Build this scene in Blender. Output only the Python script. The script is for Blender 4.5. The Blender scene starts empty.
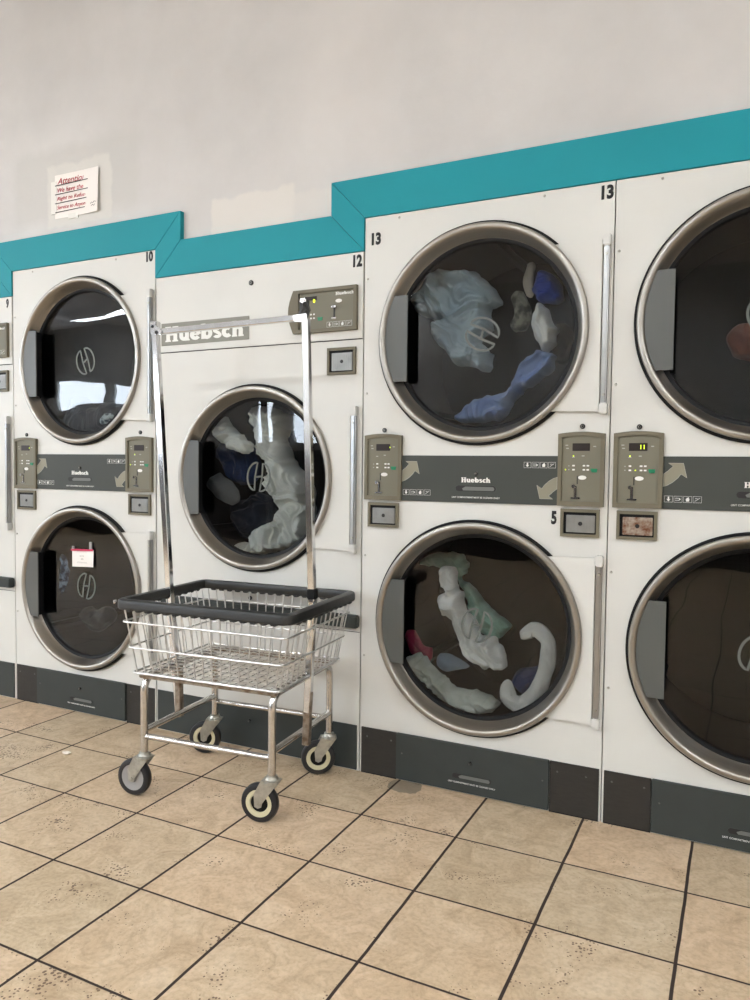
import bpy, bmesh, math, random
from mathutils import Vector, Matrix, noise
random.seed(7)
COL = bpy.context.scene.collection
PI = math.pi

# ------------------------------------------------------------------ materials
def new_mat(name):
    m = bpy.data.materials.new(name); m.use_nodes = True
    nt = m.node_tree
    return m, nt, nt.nodes['Principled BSDF']

def simple(name, col, rough=.5, metal=0., spec=.5, bump=0., bscale=60., var=0., vscale=8., coat=0., stretch=None, emit=None, estr=0., dirt=None):
    m, nt, b = new_mat(name)
    b.inputs['Base Color'].default_value = (*col, 1)
    b.inputs['Roughness'].default_value = rough
    b.inputs['Metallic'].default_value = metal
    b.inputs['Specular IOR Level'].default_value = spec
    b.inputs['Coat Weight'].default_value = coat
    if emit:
        b.inputs['Emission Color'].default_value = (*emit, 1); b.inputs['Emission Strength'].default_value = estr
    tc = nt.nodes.new('ShaderNodeTexCoord')
    mp = nt.nodes.new('ShaderNodeMapping')
    if stretch: mp.inputs['Scale'].default_value = stretch
    nt.links.new(tc.outputs['Object'], mp.inputs['Vector'])
    if var or dirt:
        n = nt.nodes.new('ShaderNodeTexNoise'); n.inputs['Scale'].default_value = vscale; n.inputs['Detail'].default_value = 6
        nt.links.new(mp.outputs[0], n.inputs['Vector'])
        r = nt.nodes.new('ShaderNodeValToRGB'); nt.links.new(n.outputs['Fac'], r.inputs[0])
        c2 = dirt if dirt else tuple(max(0, c * (1 - var)) for c in col)
        r.color_ramp.elements[0].color = (*c2, 1); r.color_ramp.elements[0].position = .3
        r.color_ramp.elements[1].color = (*col, 1); r.color_ramp.elements[1].position = .62
        nt.links.new(r.outputs[0], b.inputs['Base Color'])
    if bump:
        n = nt.nodes.new('ShaderNodeTexNoise'); n.inputs['Scale'].default_value = bscale; n.inputs['Detail'].default_value = 4
        nt.links.new(mp.outputs[0], n.inputs['Vector'])
        bp = nt.nodes.new('ShaderNodeBump'); bp.inputs['Strength'].default_value = bump; bp.inputs['Distance'].default_value = .004
        nt.links.new(n.outputs['Fac'], bp.inputs['Height']); nt.links.new(bp.outputs[0], b.inputs['Normal'])
    return m

def L(r, g, b):
    f = lambda c: ((c / 255) / 12.92 if c / 255 <= .04045 else (((c / 255) + .055) / 1.055) ** 2.4)
    return (f(r), f(g), f(b))

M = {}
M['enamel'] = simple('white_enamel', L(209, 208, 202), .42, bump=.06, bscale=350, var=.04, vscale=5)
M['enamel_trim'] = simple('white_hinge_paint', L(205, 204, 199), .4)
M['steel'] = simple('brushed_steel', L(160, 155, 147), .36, metal=.95, bump=.05, bscale=40, stretch=(1, 14, 1), var=.08, vscale=9)
M['alu'] = simple('aluminium', L(168, 168, 167), .33, metal=1, var=.1, vscale=20)
M['chrome'] = simple('chrome', L(215, 215, 216), .12, metal=1, var=.12, vscale=30)
M['worn_chrome'] = simple('worn_chrome', L(205, 202, 198), .25, metal=1, var=.22, vscale=35, bump=.1, bscale=150)
M['zinc'] = simple('zinc_plate', L(182, 180, 170), .42, metal=.85, var=.25, vscale=60)
M['rivet'] = simple('dull_rivet', L(95, 95, 92), .5, metal=.5)
M['wire'] = simple('plated_wire', L(205, 204, 201), .32, metal=.85, var=.2, vscale=60)
M['rusty'] = simple('rusty_steel', L(158, 148, 134), .45, metal=.7, dirt=L(112, 94, 76), vscale=45)
M['black'] = simple('black_rubber', L(11, 11, 12), .6, spec=.25)
M['rubber'] = simple('rim_rubber', L(38, 39, 38), .42, bump=.2, bscale=30)
M['blackplastic'] = simple('black_plastic', L(18, 18, 18), .3)
M['bezel'] = simple('taupe_bezel', L(110, 104, 87), .5, spec=.3, bump=.05, bscale=400)
M['face'] = simple('grey_face', L(116, 113, 98), .55, spec=.3)
M['band'] = simple('lint_panel_paint', L(66, 69, 65), .5, spec=.25, bump=.05, bscale=400)
M['kick'] = simple('kick_panel_paint', L(58, 62, 60), .5, spec=.25, var=.08, vscale=12)
M['kickside'] = simple('kick_side_vinyl', L(52, 49, 45), .55, spec=.25, bump=.3, bscale=160, stretch=(1, 1, 4), var=.15, vscale=30)
M['handle'] = simple('door_pull_paint', L(84, 86, 83), .4)
M['slotlip'] = simple('slot_lip', L(104, 106, 102), .5)
M['arrow'] = simple('arrow_print', L(134, 130, 112), .5)
M['white'] = simple('white_print', L(225, 225, 220), .5)
M['greyprint'] = simple('grey_print', L(165, 165, 155), .5)
M['ink'] = simple('black_ink', L(22, 22, 24), .5)
M['sign'] = simple('sign_plate', L(128, 127, 116), .5)
M['display'] = simple('display_glass', L(40, 31, 28), .45, spec=.3)
M['green'] = simple('green_button', L(20, 125, 85), .4)
M['led'] = simple('led_on', L(190, 210, 60), .4, emit=L(200, 220, 40), estr=1.5)
M['keyhole'] = simple('dark_keyhole', L(25, 22, 20), .5)
M['coin'] = simple('coin_door_steel', L(140, 140, 137), .45, metal=.7, var=.15, vscale=30)
M['coinrust'] = simple('coin_door_rust', L(165, 155, 142), .5, metal=.6, dirt=L(112, 70, 45), vscale=70)
M['emblem'] = simple('emblem_print', L(90, 94, 90), .5)
M['cream'] = simple('wheel_cream', L(205, 198, 165), .5)
M['hubgrey'] = simple('wheel_grey', L(150, 148, 146), .45)
M['tyre'] = simple('tyre_rubber', L(26, 26, 29), .4)
M['paper'] = simple('paper', L(238, 232, 226), .7, bump=.2, bscale=12)
M['red'] = simple('red_marker', L(196, 70, 82), .6)
M['pinkred'] = simple('pink_strip', L(190, 40, 80), .6)
M['tape'] = simple('tape', L(228, 225, 218), .35)
M['teal'] = simple('teal_paint', L(12, 140, 152), .55, spec=.3, bump=.08, bscale=60, var=.07, vscale=4)
M['frame'] = simple('window_frame', L(200, 202, 204), .4)
M['lens'] = simple('ceiling_lens', (1, 1, 1), .5, emit=(.91, .965, 1.03), estr=29)
M['lamphousing'] = simple('lamp_housing', L(230, 230, 228), .4)
M['ceil'] = simple('ceiling_paint', L(222, 220, 218), .8, var=.10, vscale=1.5)
M['plaster'] = simple('side_wall_paint', L(190, 186, 180), .8)
M['brick'] = simple('pale_brick', L(190, 188, 184), .8, var=.2, vscale=7)
M['panelling'] = simple('brown_panelling', L(58, 52, 48), .6, var=.3, vscale=3, stretch=(1, 1, 8))
M['crumb'] = simple('crumb', L(225, 215, 200), .8)

def cloth_mat(name, c1, c2, sc=9., rough=.85):
    m, nt, b = new_mat(name)
    tc = nt.nodes.new('ShaderNodeTexCoord'); n = nt.nodes.new('ShaderNodeTexNoise')
    n.inputs['Scale'].default_value = sc; n.inputs['Detail'].default_value = 3
    nt.links.new(tc.outputs['Object'], n.inputs['Vector'])
    r = nt.nodes.new('ShaderNodeValToRGB'); nt.links.new(n.outputs['Fac'], r.inputs[0])
    r.color_ramp.elements[0].color = (*c1, 1); r.color_ramp.elements[0].position = .42
    r.color_ramp.elements[1].color = (*c2, 1); r.color_ramp.elements[1].position = .58
    nt.links.new(r.outputs[0], b.inputs['Base Color']); b.inputs['Roughness'].default_value = rough
    b.inputs['Sheen Weight'].default_value = .2
    w = nt.nodes.new('ShaderNodeTexNoise'); w.inputs['Scale'].default_value = 300
    nt.links.new(tc.outputs['Object'], w.inputs['Vector'])
    bp = nt.nodes.new('ShaderNodeBump'); bp.inputs['Strength'].default_value = .25; bp.inputs['Distance'].default_value = .002
    nt.links.new(w.outputs['Fac'], bp.inputs['Height']); nt.links.new(bp.outputs[0], b.inputs['Normal'])
    return m

def glass_mat(name, tint, wav):
    m = bpy.data.materials.new(name); m.use_nodes = True; nt = m.node_tree
    for n in list(nt.nodes): nt.nodes.remove(n)
    out = nt.nodes.new('ShaderNodeOutputMaterial'); mix = nt.nodes.new('ShaderNodeMixShader')
    tr = nt.nodes.new('ShaderNodeBsdfTransparent'); tr.inputs[0].default_value = (*tint, 1)
    gl = nt.nodes.new('ShaderNodeBsdfGlossy'); gl.inputs['Roughness'].default_value = .015
    fr = nt.nodes.new('ShaderNodeFresnel'); fr.inputs['IOR'].default_value = 1.45
    tc = nt.nodes.new('ShaderNodeTexCoord'); mp = nt.nodes.new('ShaderNodeMapping'); mp.inputs['Scale'].default_value = (.5, 1, 1.6)
    n = nt.nodes.new('ShaderNodeTexNoise'); n.inputs['Scale'].default_value = 4.5; n.inputs['Detail'].default_value = 1
    nt.links.new(tc.outputs['Object'], mp.inputs[0]); nt.links.new(mp.outputs[0], n.inputs['Vector'])
    bp = nt.nodes.new('ShaderNodeBump'); bp.inputs['Strength'].default_value = wav; bp.inputs['Distance'].default_value = .01
    nt.links.new(n.outputs['Fac'], bp.inputs['Height'])
    nt.links.new(bp.outputs[0], gl.inputs['Normal'])
    # both faces of the pane reflect; count the pair on the outer face
    ge = nt.nodes.new('ShaderNodeNewGeometry'); inv = nt.nodes.new('ShaderNodeMath'); inv.operation = 'SUBTRACT'; inv.inputs[0].default_value = 1.25
    m17 = nt.nodes.new('ShaderNodeMath'); m17.operation = 'MULTIPLY'; m17.inputs[1].default_value = 1.25; nt.links.new(ge.outputs['Backfacing'], m17.inputs[0]); nt.links.new(m17.outputs[0], inv.inputs[1])
    mf = nt.nodes.new('ShaderNodeMath'); mf.operation = 'MULTIPLY'; mf.use_clamp = True; nt.links.new(fr.outputs[0], mf.inputs[0]); nt.links.new(inv.outputs[0], mf.inputs[1])
    nt.links.new(mf.outputs[0], mix.inputs[0]); nt.links.new(tr.outputs[0], mix.inputs[1]); nt.links.new(gl.outputs[0], mix.inputs[2])
    nt.links.new(mix.outputs[0], out.inputs[0])
    return m
M['glass'] = glass_mat('door_glass', (.77, .785, .79), .16)
M['winglass'] = glass_mat('window_glass', (.97, .98, 1.), 0)

# wall with patches of touched-up paint
def wall_mat():
    m, nt, b = new_mat('wall_paint')
    N = nt.nodes; K = nt.links
    tc = N.new('ShaderNodeTexCoord')
    n = N.new('ShaderNodeTexNoise'); n.inputs['Scale'].default_value = 1.3; n.inputs['Detail'].default_value = 8; n.inputs['Roughness'].default_value = .6
    K.new(tc.outputs['Object'], n.inputs['Vector'])
    r = N.new('ShaderNodeValToRGB'); K.new(n.outputs['Fac'], r.inputs[0])
    r.color_ramp.elements[0].color = (*L(194, 191, 188), 1); r.color_ramp.elements[0].position = .35
    r.color_ramp.elements[1].color = (*L(207, 204, 201), 1); r.color_ramp.elements[1].position = .62
    cur = r.outputs[0]
    nd = N.new('ShaderNodeTexNoise'); nd.inputs['Scale'].default_value = 14; nd.inputs['Detail'].default_value = 4
    K.new(tc.outputs['Object'], nd.inputs['Vector'])
    sub = N.new('ShaderNodeVectorMath'); sub.operation = 'SUBTRACT'; sub.inputs[1].default_value = (.5, .5, .5); K.new(nd.outputs['Color'], sub.inputs[0])
    sc = N.new('ShaderNodeVectorMath'); sc.operation = 'SCALE'; sc.inputs['Scale'].default_value = .05; K.new(sub.outputs[0], sc.inputs[0])
    ad = N.new('ShaderNodeVectorMath'); ad.operation = 'ADD'; K.new(tc.outputs['Object'], ad.inputs[0]); K.new(sc.outputs[0], ad.inputs[1])
    sp = N.new('ShaderNodeSeparateXYZ'); K.new(ad.outputs[0], sp.inputs[0])
    def box(x0, x1, z0, z1, soft, col, amt):
        nonlocal cur
        outs = []
        for ax, a, c in (('X', x0, x1), ('Z', z0, z1)):
            s = N.new('ShaderNodeMath'); s.operation = 'SUBTRACT'; K.new(sp.outputs[ax], s.inputs[0]); s.inputs[1].default_value = (a + c) / 2
            ab = N.new('ShaderNodeMath'); ab.operation = 'ABSOLUTE'; K.new(s.outputs[0], ab.inputs[0])
            mr = N.new('ShaderNodeMapRange'); K.new(ab.outputs[0], mr.inputs[0])
            h = (c - a) / 2
            mr.inputs[1].default_value = h; mr.inputs[2].default_value = h + soft; mr.inputs[3].default_value = 1; mr.inputs[4].default_value = 0
            outs.append(mr)
        mu = N.new('ShaderNodeMath'); mu.operation = 'MULTIPLY'; K.new(outs[0].outputs[0], mu.inputs[0]); K.new(outs[1].outputs[0], mu.inputs[1])
        m2 = N.new('ShaderNodeMath'); m2.operation = 'MULTIPLY'; K.new(mu.outputs[0], m2.inputs[0]); m2.inputs[1].default_value = amt
        mx = N.new('ShaderNodeMix'); mx.data_type = 'RGBA'; K.new(m2.outputs[0], mx.inputs[0]); K.new(cur, mx.inputs[6]); mx.inputs[7].default_value = (*col, 1)
        cur = mx.outputs[2]
    box(-3.0, -2.3, 2.2, 2.46, .05, L(192, 190, 185), .6)
    box(-2.80, -2.44, 2.15, 2.40, .015, L(211, 208, 201), .8)
    box(-1.90, -1.53, 1.9, 2.13, .012, L(216, 211, 203), .7)
    box(-1.53, -1.36, 1.9, 2.10, .012, L(209, 205, 199), .7)
    box(-1.42, -1.25, 2.35, 2.7, .2, L(216, 210, 205), .25)
    K.new(cur, b.inputs['Base Color']); b.inputs['Roughness'].default_value = .62
    bp = N.new('ShaderNodeBump'); bp.inputs['Strength'].default_value = .25; bp.inputs['Distance'].default_value = .01
    K.new(nd.outputs['Fac'], bp.inputs['Height']); K.new(bp.outputs[0], b.inputs['Normal'])
    return m
M['wall'] = wall_mat()

TILE, TX, TY = .3175, -1.0571, -.3022
def floor_mat():
    m, nt, b = new_mat('floor_tiles')
    N = nt.nodes; K = nt.links
    def math_(op, a, c=None, clamp=False):
        n = N.new('ShaderNodeMath'); n.operation = op; n.use_clamp = clamp
        for i, v in enumerate((a, c)):
            if v is None: continue
            if isinstance(v, (int, float)): n.inputs[i].default_value = v
            else: K.new(v, n.inputs[i])
        return n.outputs[0]
    tc = N.new('ShaderNodeTexCoord'); sp = N.new('ShaderNodeSeparateXYZ')
    nw = N.new('ShaderNodeTexNoise'); nw.inputs['Scale'].default_value = 6; K.new(tc.outputs['Object'], nw.inputs['Vector'])
    s1 = N.new('ShaderNodeVectorMath'); s1.operation = 'SUBTRACT'; s1.inputs[1].default_value = (.5, .5, .5); K.new(nw.outputs['Color'], s1.inputs[0])
    s2 = N.new('ShaderNodeVectorMath'); s2.operation = 'SCALE'; s2.inputs['Scale'].default_value = .006; K.new(s1.outputs[0], s2.inputs[0])
    s3 = N.new('ShaderNodeVectorMath'); s3.operation = 'ADD'; K.new(tc.outputs['Object'], s3.inputs[0]); K.new(s2.outputs[0], s3.inputs[1])
    K.new(s3.outputs[0], sp.inputs[0])
    u = math_('DIVIDE', math_('SUBTRACT', sp.outputs['X'], TX - 40 * TILE), TILE)
    v = math_('DIVIDE', math_('SUBTRACT', sp.outputs['Y'], TY - 40 * TILE), TILE)
    fu, fv = math_('FRACT', u), math_('FRACT', v)
    du = math_('MINIMUM', fu, math_('SUBTRACT', 1, fu)); dv = math_('MINIMUM', fv, math_('SUBTRACT', 1, fv))
    gu = N.new('ShaderNodeMapRange'); K.new(du, gu.inputs[0]); gu.inputs[1].default_value = .0105; gu.inputs[2].default_value = .0145
    gv = N.new('ShaderNodeMapRange'); K.new(dv, gv.inputs[0]); gv.inputs[1].default_value = .0075; gv.inputs[2].default_value = .012
    tile = math_('MULTIPLY', gu.outputs[0], gv.outputs[0])      # 1 on the tile, 0 in the joint
    cid = N.new('ShaderNodeCombineXYZ'); K.new(math_('FLOOR', u), cid.inputs[0]); K.new(math_('FLOOR', v), cid.inputs[1])
    wn = N.new('ShaderNodeTexWhiteNoise'); wn.noise_dimensions = '2D'; K.new(cid.outputs[0], wn.inputs['Vector'])
    # each tile samples its own stretch of stone
    off = N.new('ShaderNodeVectorMath'); off.operation = 'SCALE'; off.inputs['Scale'].default_value = 7; K.new(wn.outputs['Color'], off.inputs[0])
    loc = N.new('ShaderNodeVectorMath'); loc.operation = 'ADD'; K.new(tc.outputs['Object'], loc.inputs[0]); K.new(off.outputs[0], loc.inputs[1])
    n1 = N.new('ShaderNodeTexNoise'); n1.inputs['Scale'].default_value = 10; n1.inputs['Detail'].default_value = 10; n1.inputs['Roughness'].default_value = .72; n1.inputs['Distortion'].default_value = 1.2
    K.new(loc.outputs[0], n1.inputs['Vector'])
    r1 = N.new('ShaderNodeValToRGB'); K.new(n1.outputs['Fac'], r1.inputs[0])
    e = r1.color_ramp.elements
    e[0].position = .30; e[0].color = (*L(184, 156, 124), 1)
    e[1].position = .68; e[1].color = (*L(226, 203, 174), 1)
    k = e.new(.5); k.color = (*L(210, 184, 153), 1)
    # fine speckle
    n3 = N.new('ShaderNodeTexNoise'); n3.inputs['Scale'].default_value = 90; n3.inputs['Detail'].default_value = 3; K.new(loc.outputs[0], n3.inputs['Vector'])
    mx0 = N.new('ShaderNodeMix'); mx0.data_type = 'RGBA'; mx0.blend_type = 'MULTIPLY'; mx0.inputs[0].default_value = .35
    K.new(r1.outputs[0], mx0.inputs[6])
    r3 = N.new('ShaderNodeValToRGB'); K.new(n3.outputs['Fac'], r3.inputs[0]); r3.color_ramp.elements[0].position = .35; r3.color_ramp.elements[0].color = (.62, .58, .54, 1); r3.color_ramp.elements[1].position = .55
    K.new(r3.outputs[0], mx0.inputs[7])
    # per tile tint
    tint = N.new('ShaderNodeMix'); tint.data_type = 'RGBA'; K.new(math_('MULTIPLY', wn.outputs['Value'], .8), tint.inputs[0]); K.new(mx0.outputs[2], tint.inputs[6])
    hs = N.new('ShaderNodeMix'); hs.data_type = 'RGBA'; hs.blend_type = 'MULTIPLY'; hs.inputs[0].default_value = 1
    K.new(mx0.outputs[2], hs.inputs[6]); hs.inputs[7].default_value = (.82, .88, .88, 1); K.new(hs.outputs[2], tint.inputs[7])
    # travertine pits
    vo = N.new('ShaderNodeTexVoronoi'); vo.inputs['Scale'].default_value = 100; vo.inputs['Randomness'].default_value = 1; K.new(loc.outputs[0], vo.inputs['Vector'])
    vr = N.new('ShaderNodeMath'); vr.operation = 'LESS_THAN'; K.new(vo.outputs['Distance'], vr.inputs[0])
    pm = N.new('ShaderNodeTexNoise'); pm.inputs['Scale'].default_value = 7; pm.inputs['Detail'].default_value = 5; K.new(loc.outputs[0], pm.inputs['Vector'])
    thr = N.new('ShaderNodeMapRange'); K.new(pm.outputs['Fac'], thr.inputs[0]); thr.inputs[1].default_value = .50; thr.inputs[2].default_value = .70; thr.inputs[3].default_value = 0; thr.inputs[4].default_value = .42
    K.new(thr.outputs[0], vr.inputs[1])
    pit = vr.outputs[0]
    pc = N.new('ShaderNodeMix'); pc.data_type = 'RGBA'; K.new(math_('MULTIPLY', pit, .85), pc.inputs[0]); K.new(tint.outputs[2], pc.inputs[6]); pc.inputs[7].default_value = (*L(88, 62, 44), 1)
    # grey cement smear by the machines
    sx = math_('SUBTRACT', 1, math_('DIVIDE', math_('ABSOLUTE', math_('SUBTRACT', sp.outputs['X'], -1.02)), .075), True)
    sy = math_('SUBTRACT', 1, math_('DIVIDE', math_('ABSOLUTE', math_('SUBTRACT', sp.outputs['Y'], -.045)), .06), True)
    nz = N.new('ShaderNodeTexNoise'); nz.inputs['Scale'].default_value = 30; K.new(tc.outputs['Object'], nz.inputs['Vector'])
    sm = math_('GREATER_THAN', math_('MULTIPLY', math_('MULTIPLY', sx, sy), nz.outputs['Fac']), .08)
    sc_ = N.new('ShaderNodeMix'); sc_.data_type = 'RGBA'; K.new(math_('MULTIPLY', sm, .75), sc_.inputs[0]); K.new(pc.outputs[2], sc_.inputs[6]); sc_.inputs[7].default_value = (*L(112, 105, 92), 1)
    fin = N.new('ShaderNodeMix'); fin.data_type = 'RGBA'; K.new(tile, fin.inputs[0]); fin.inputs[6].default_value = (*L(50, 37, 31), 1); K.new(sc_.outputs[2], fin.inputs[7])
    K.new(fin.outputs[2], b.inputs['Base Color'])
    rr = N.new('ShaderNodeMapRange'); K.new(tile, rr.inputs[0]); rr.inputs[3].default_value = .9; rr.inputs[4].default_value = .42
    K.new(rr.outputs[0], b.inputs['Roughness'])
    hh = math_('SUBTRACT', math_('ADD', tile, math_('MULTIPLY', n1.outputs['Fac'], .35)), math_('MULTIPLY', pit, .5))
    bp = N.new('ShaderNodeBump'); bp.inputs['Strength'].default_value = .35; bp.inputs['Distance'].default_value = .003
    K.new(hh, bp.inputs['Height']); K.new(bp.outputs[0], b.inputs['Normal'])
    return m
M['floor'] = floor_mat()

def drum_mat():
    m, nt, b = new_mat('perforated_drum')
    N = nt.nodes; K = nt.links
    tc = N.new('ShaderNodeTexCoord'); mp = N.new('ShaderNodeMapping'); mp.inputs['Scale'].default_value = (1, 1, 1)
    K.new(tc.outputs['UV'], mp.inputs[0])
    vo = N.new('ShaderNodeTexVoronoi'); vo.inputs['Scale'].default_value = 1; vo.inputs['Randomness'].default_value = 0; K.new(mp.outputs[0], vo.inputs['Vector'])
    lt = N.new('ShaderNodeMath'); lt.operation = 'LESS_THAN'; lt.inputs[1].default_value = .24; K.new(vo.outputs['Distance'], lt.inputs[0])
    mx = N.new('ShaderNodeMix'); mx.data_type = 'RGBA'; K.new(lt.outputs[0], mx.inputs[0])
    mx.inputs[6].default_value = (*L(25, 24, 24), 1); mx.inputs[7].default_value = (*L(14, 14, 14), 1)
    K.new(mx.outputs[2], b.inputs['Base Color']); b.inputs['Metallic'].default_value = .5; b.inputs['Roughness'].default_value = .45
    return m
M['drum'] = drum_mat()

# ------------------------------------------------------------------ mesh builder
class MB:
    def __init__(s): s.bm = bmesh.new()
    def box(s, x0, x1, y0, y1, z0, z1, bev=0.):
        b2 = bmesh.new(); bmesh.ops.create_cube(b2, size=1)
        for v in b2.verts: v.co = Vector(((x0 + x1) / 2 + v.co.x * (x1 - x0), (y0 + y1) / 2 + v.co.y * (y1 - y0), (z0 + z1) / 2 + v.co.z * (z1 - z0)))
        if bev: bmesh.ops.bevel(b2, geom=b2.edges[:], offset=bev, segments=2, affect='EDGES')
        s.merge(b2); return s
    def merge(s, b2, mat=None):
        if mat is not None: b2.transform(mat)
        me = bpy.data.meshes.new('t'); b2.to_mesh(me); b2.free(); s.bm.from_mesh(me); bpy.data.meshes.remove(me)
    def prism(s, pts, y0, y1, bev=0.):
        # outline in xz, front at y0 (towards the room), back at y1
        b2 = bmesh.new()
        a = [b2.verts.new((x, y0, z)) for x, z in pts]; c = [b2.verts.new((x, y1, z)) for x, z in pts]
        b2.faces.new(a); b2.faces.new(c[::-1])
        n = len(pts)
        for i in range(n): b2.faces.new((a[i], c[i], c[(i + 1) % n], a[(i + 1) % n]))
        bmesh.ops.recalc_face_normals(b2, faces=b2.faces[:])
        if bev:
            ed = [e for e in b2.edges if all(abs(v.co.y - y0) < 1e-7 for v in e.verts)]
            bmesh.ops.bevel(b2, geom=ed, offset=bev, segments=2, affect='EDGES')
        s.merge(b2); return s
    def ring(s, outer, inner, y0, y1, y2=None):
        # frame between two outlines of equal count; inner wall goes down to y2
        y2 = y1 if y2 is None else y2; b = s.bm; n = len(outer)
        of = [b.verts.new((x, y0, z)) for x, z in outer]; ob = [b.verts.new((x, y1, z)) for x, z in outer]
        nf = [b.verts.new((x, y0, z)) for x, z in inner]; nb = [b.verts.new((x, y2, z)) for x, z in inner]
        for i in range(n):
            j = (i + 1) % n
            b.faces.new((of[i], of[j], nf[j], nf[i])); b.faces.new((of[i], ob[i], ob[j], of[j])); b.faces.new((nf[i], nf[j], nb[j], nb[i])); b.faces.new((ob[i], nb[i], nb[j], ob[j]))
        return s
    def lathe(s, prof, cx, cz, seg=96, closed=False):
        # profile (r, y) turned round the y axis through (cx, cz)
        b = s.bm; rows = []
        for r, y in prof:
            if r < 1e-6: rows.append([b.verts.new((cx, y, cz))])
            else: rows.append([b.verts.new((cx + r * math.cos(2 * PI * k / seg), y, cz + r * math.sin(2 * PI * k / seg))) for k in range(seg)])
        if closed: rows.append(rows[0])
        for a, c in zip(rows, rows[1:]):
            for k in range(seg):
                j = (k + 1) % seg
                if len(a) == 1 and len(c) == 1: continue
                if len(a) == 1: b.faces.new((a[0], c[j], c[k]))
                elif len(c) == 1: b.faces.new((a[k], a[j], c[0]))
                else: b.faces.new((a[k], a[j], c[j], c[k]))
        return s
    def zlathe(s, prof, cx, cy, seg=32):
        b = s.bm; rows = []
        for r, z in prof:
            if r < 1e-6: rows.append([b.verts.new((cx, cy, z))])
            else: rows.append([b.verts.new((cx + r * math.cos(2 * PI * k / seg), cy + r * math.sin(2 * PI * k / seg), z)) for k in range(seg)])
        for a, c in zip(rows, rows[1:]):
            for k in range(seg):
                j = (k + 1) % seg
                if len(a) == 1: b.faces.new((a[0], c[j], c[k]))
                elif len(c) == 1: b.faces.new((a[k], a[j], c[0]))
                else: b.faces.new((a[k], a[j], c[j], c[k]))
        return s
    def tube(s, pts, r, seg=8, square=False, closed=False, caps=True):
        pts = [Vector(p) for p in pts]; b = s.bm; rows = []; n = len(pts); up = None
        for i, p in enumerate(pts):
            if closed: d = pts[(i + 1) % n] - pts[i - 1]
            else: d = pts[min(i + 1, n - 1)] - pts[max(i - 1, 0)]
            d.normalize()
            if up is None:
                up = Vector((0, 1, 0)) if abs(d.y) < .9 else Vector((0, 0, 1))
            up = (up - d * up.dot(d)).normalized(); sd = d.cross(up)
            rr = r[i] if isinstance(r, (list, tuple)) else r
            if square:
                q = .8
                cs = [(1, q), (q, 1), (-q, 1), (-1, q), (-1, -q), (-q, -1), (q, -1), (1, -q)]
                rows.append([b.verts.new(p + sd * (rr * x) + up * (rr * y)) for x, y in cs])
            else:
                rows.append([b.verts.new(p + sd * (rr * math.cos(2 * PI * k / seg)) + up * (rr * math.sin(2 * PI * k / seg))) for k in range(seg)])
        m = len(rows[0])
        if closed: rows.append(rows[0])
        for a, c in zip(rows, rows[1:]):
            for k in range(m): b.faces.new((a[k], a[(k + 1) % m], c[(k + 1) % m], c[k]))
        if caps and not closed: b.faces.new(rows[0][::-1]); b.faces.new(rows[-1])
        return s
    def ribbon(s, pts, w, y0, y1, closed=False):
        n = len(pts); P = [Vector((x, 0, z)) for x, z in pts]; a = []; c = []
        for i, p in enumerate(P):
            d = (P[(i + 1) % n] - P[i - 1]) if closed else (P[min(i + 1, n - 1)] - P[max(i - 1, 0)])
            d.normalize(); nn = Vector((-d.z, 0, d.x)) * w / 2
            a.append(p + nn); c.append(p - nn)
        b = s.bm; rows = []
        for p, q in zip(a, c):
            rows.append([b.verts.new((p.x, y0, p.z)), b.verts.new((q.x, y0, q.z)), b.verts.new((q.x, y1, q.z)), b.verts.new((p.x, y1, p.z))])
        if closed: rows.append(rows[0])
        for r0, r1 in zip(rows, rows[1:]):
            for k in range(4): b.faces.new((r0[k], r0[(k + 1) % 4], r1[(k + 1) % 4], r1[k]))
        if not closed: b.faces.new(rows[0]); b.faces.new(rows[-1])
        return s
    def build(s, name, mat, parent=None, smooth=False, label=None):
        bmesh.ops.recalc_face_normals(s.bm, faces=s.bm.faces[:])
        me = bpy.data.meshes.new(name); s.bm.to_mesh(me); s.bm.free()
        if mat: me.materials.append(mat)
        o = bpy.data.objects.new(name, me); COL.objects.link(o)
        if parent: o.parent = parent
        if smooth:
            for p in me.polygons: p.use_smooth = True
            me.set_sharp_from_angle(angle=math.radians(35))
        if label: o['label'] = label
        return o

def text(name, s, x, z, h, mat, parent=None, y=-.02, w=None, bold=.0, align='CENTER', th=.0006, shear=0., rot=0., rough=False):
    cu = bpy.data.curves.new('t', 'FONT'); cu.body = s; cu.size = 1; cu.offset = bold; cu.shear = shear; cu.space_line = 1.0
    o = bpy.data.objects.new('t', cu); COL.objects.link(o); cu.resolution_u = 3
    dg = bpy.context.evaluated_depsgraph_get(); dg.update()
    me = bpy.data.meshes.new_from_object(o.evaluated_get(dg)); bpy.data.objects.remove(o); bpy.data.curves.remove(cu)
    xs = [v.co.x for v in me.vertices]; ys = [v.co.y for v in me.vertices]
    x0, x1, y0, y1 = min(xs), max(xs), min(ys), max(ys)
    sz = h / (y1 - y0); sx = (w / (x1 - x0)) if w else sz
    bm = bmesh.new(); bm.from_mesh(me); bpy.data.meshes.remove(me)
    c, sn = math.cos(rot), math.sin(rot)
    for v in bm.verts:
        a = (v.co.x - (x0 + x1) / 2) * sx; b_ = (v.co.y - (y0 + y1) / 2) * sz
        v.co = Vector((x + a * c - b_ * sn, y, z + a * sn + b_ * c))
    g = bmesh.ops.extrude_face_region(bm, geom=bm.faces[:])
    for v in g['geom']:
        if isinstance(v, bmesh.types.BMVert): v.co.y += th
    mb = MB(); mb.bm.free(); mb.bm = bm
    return mb.build(name, mat, parent)

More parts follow.
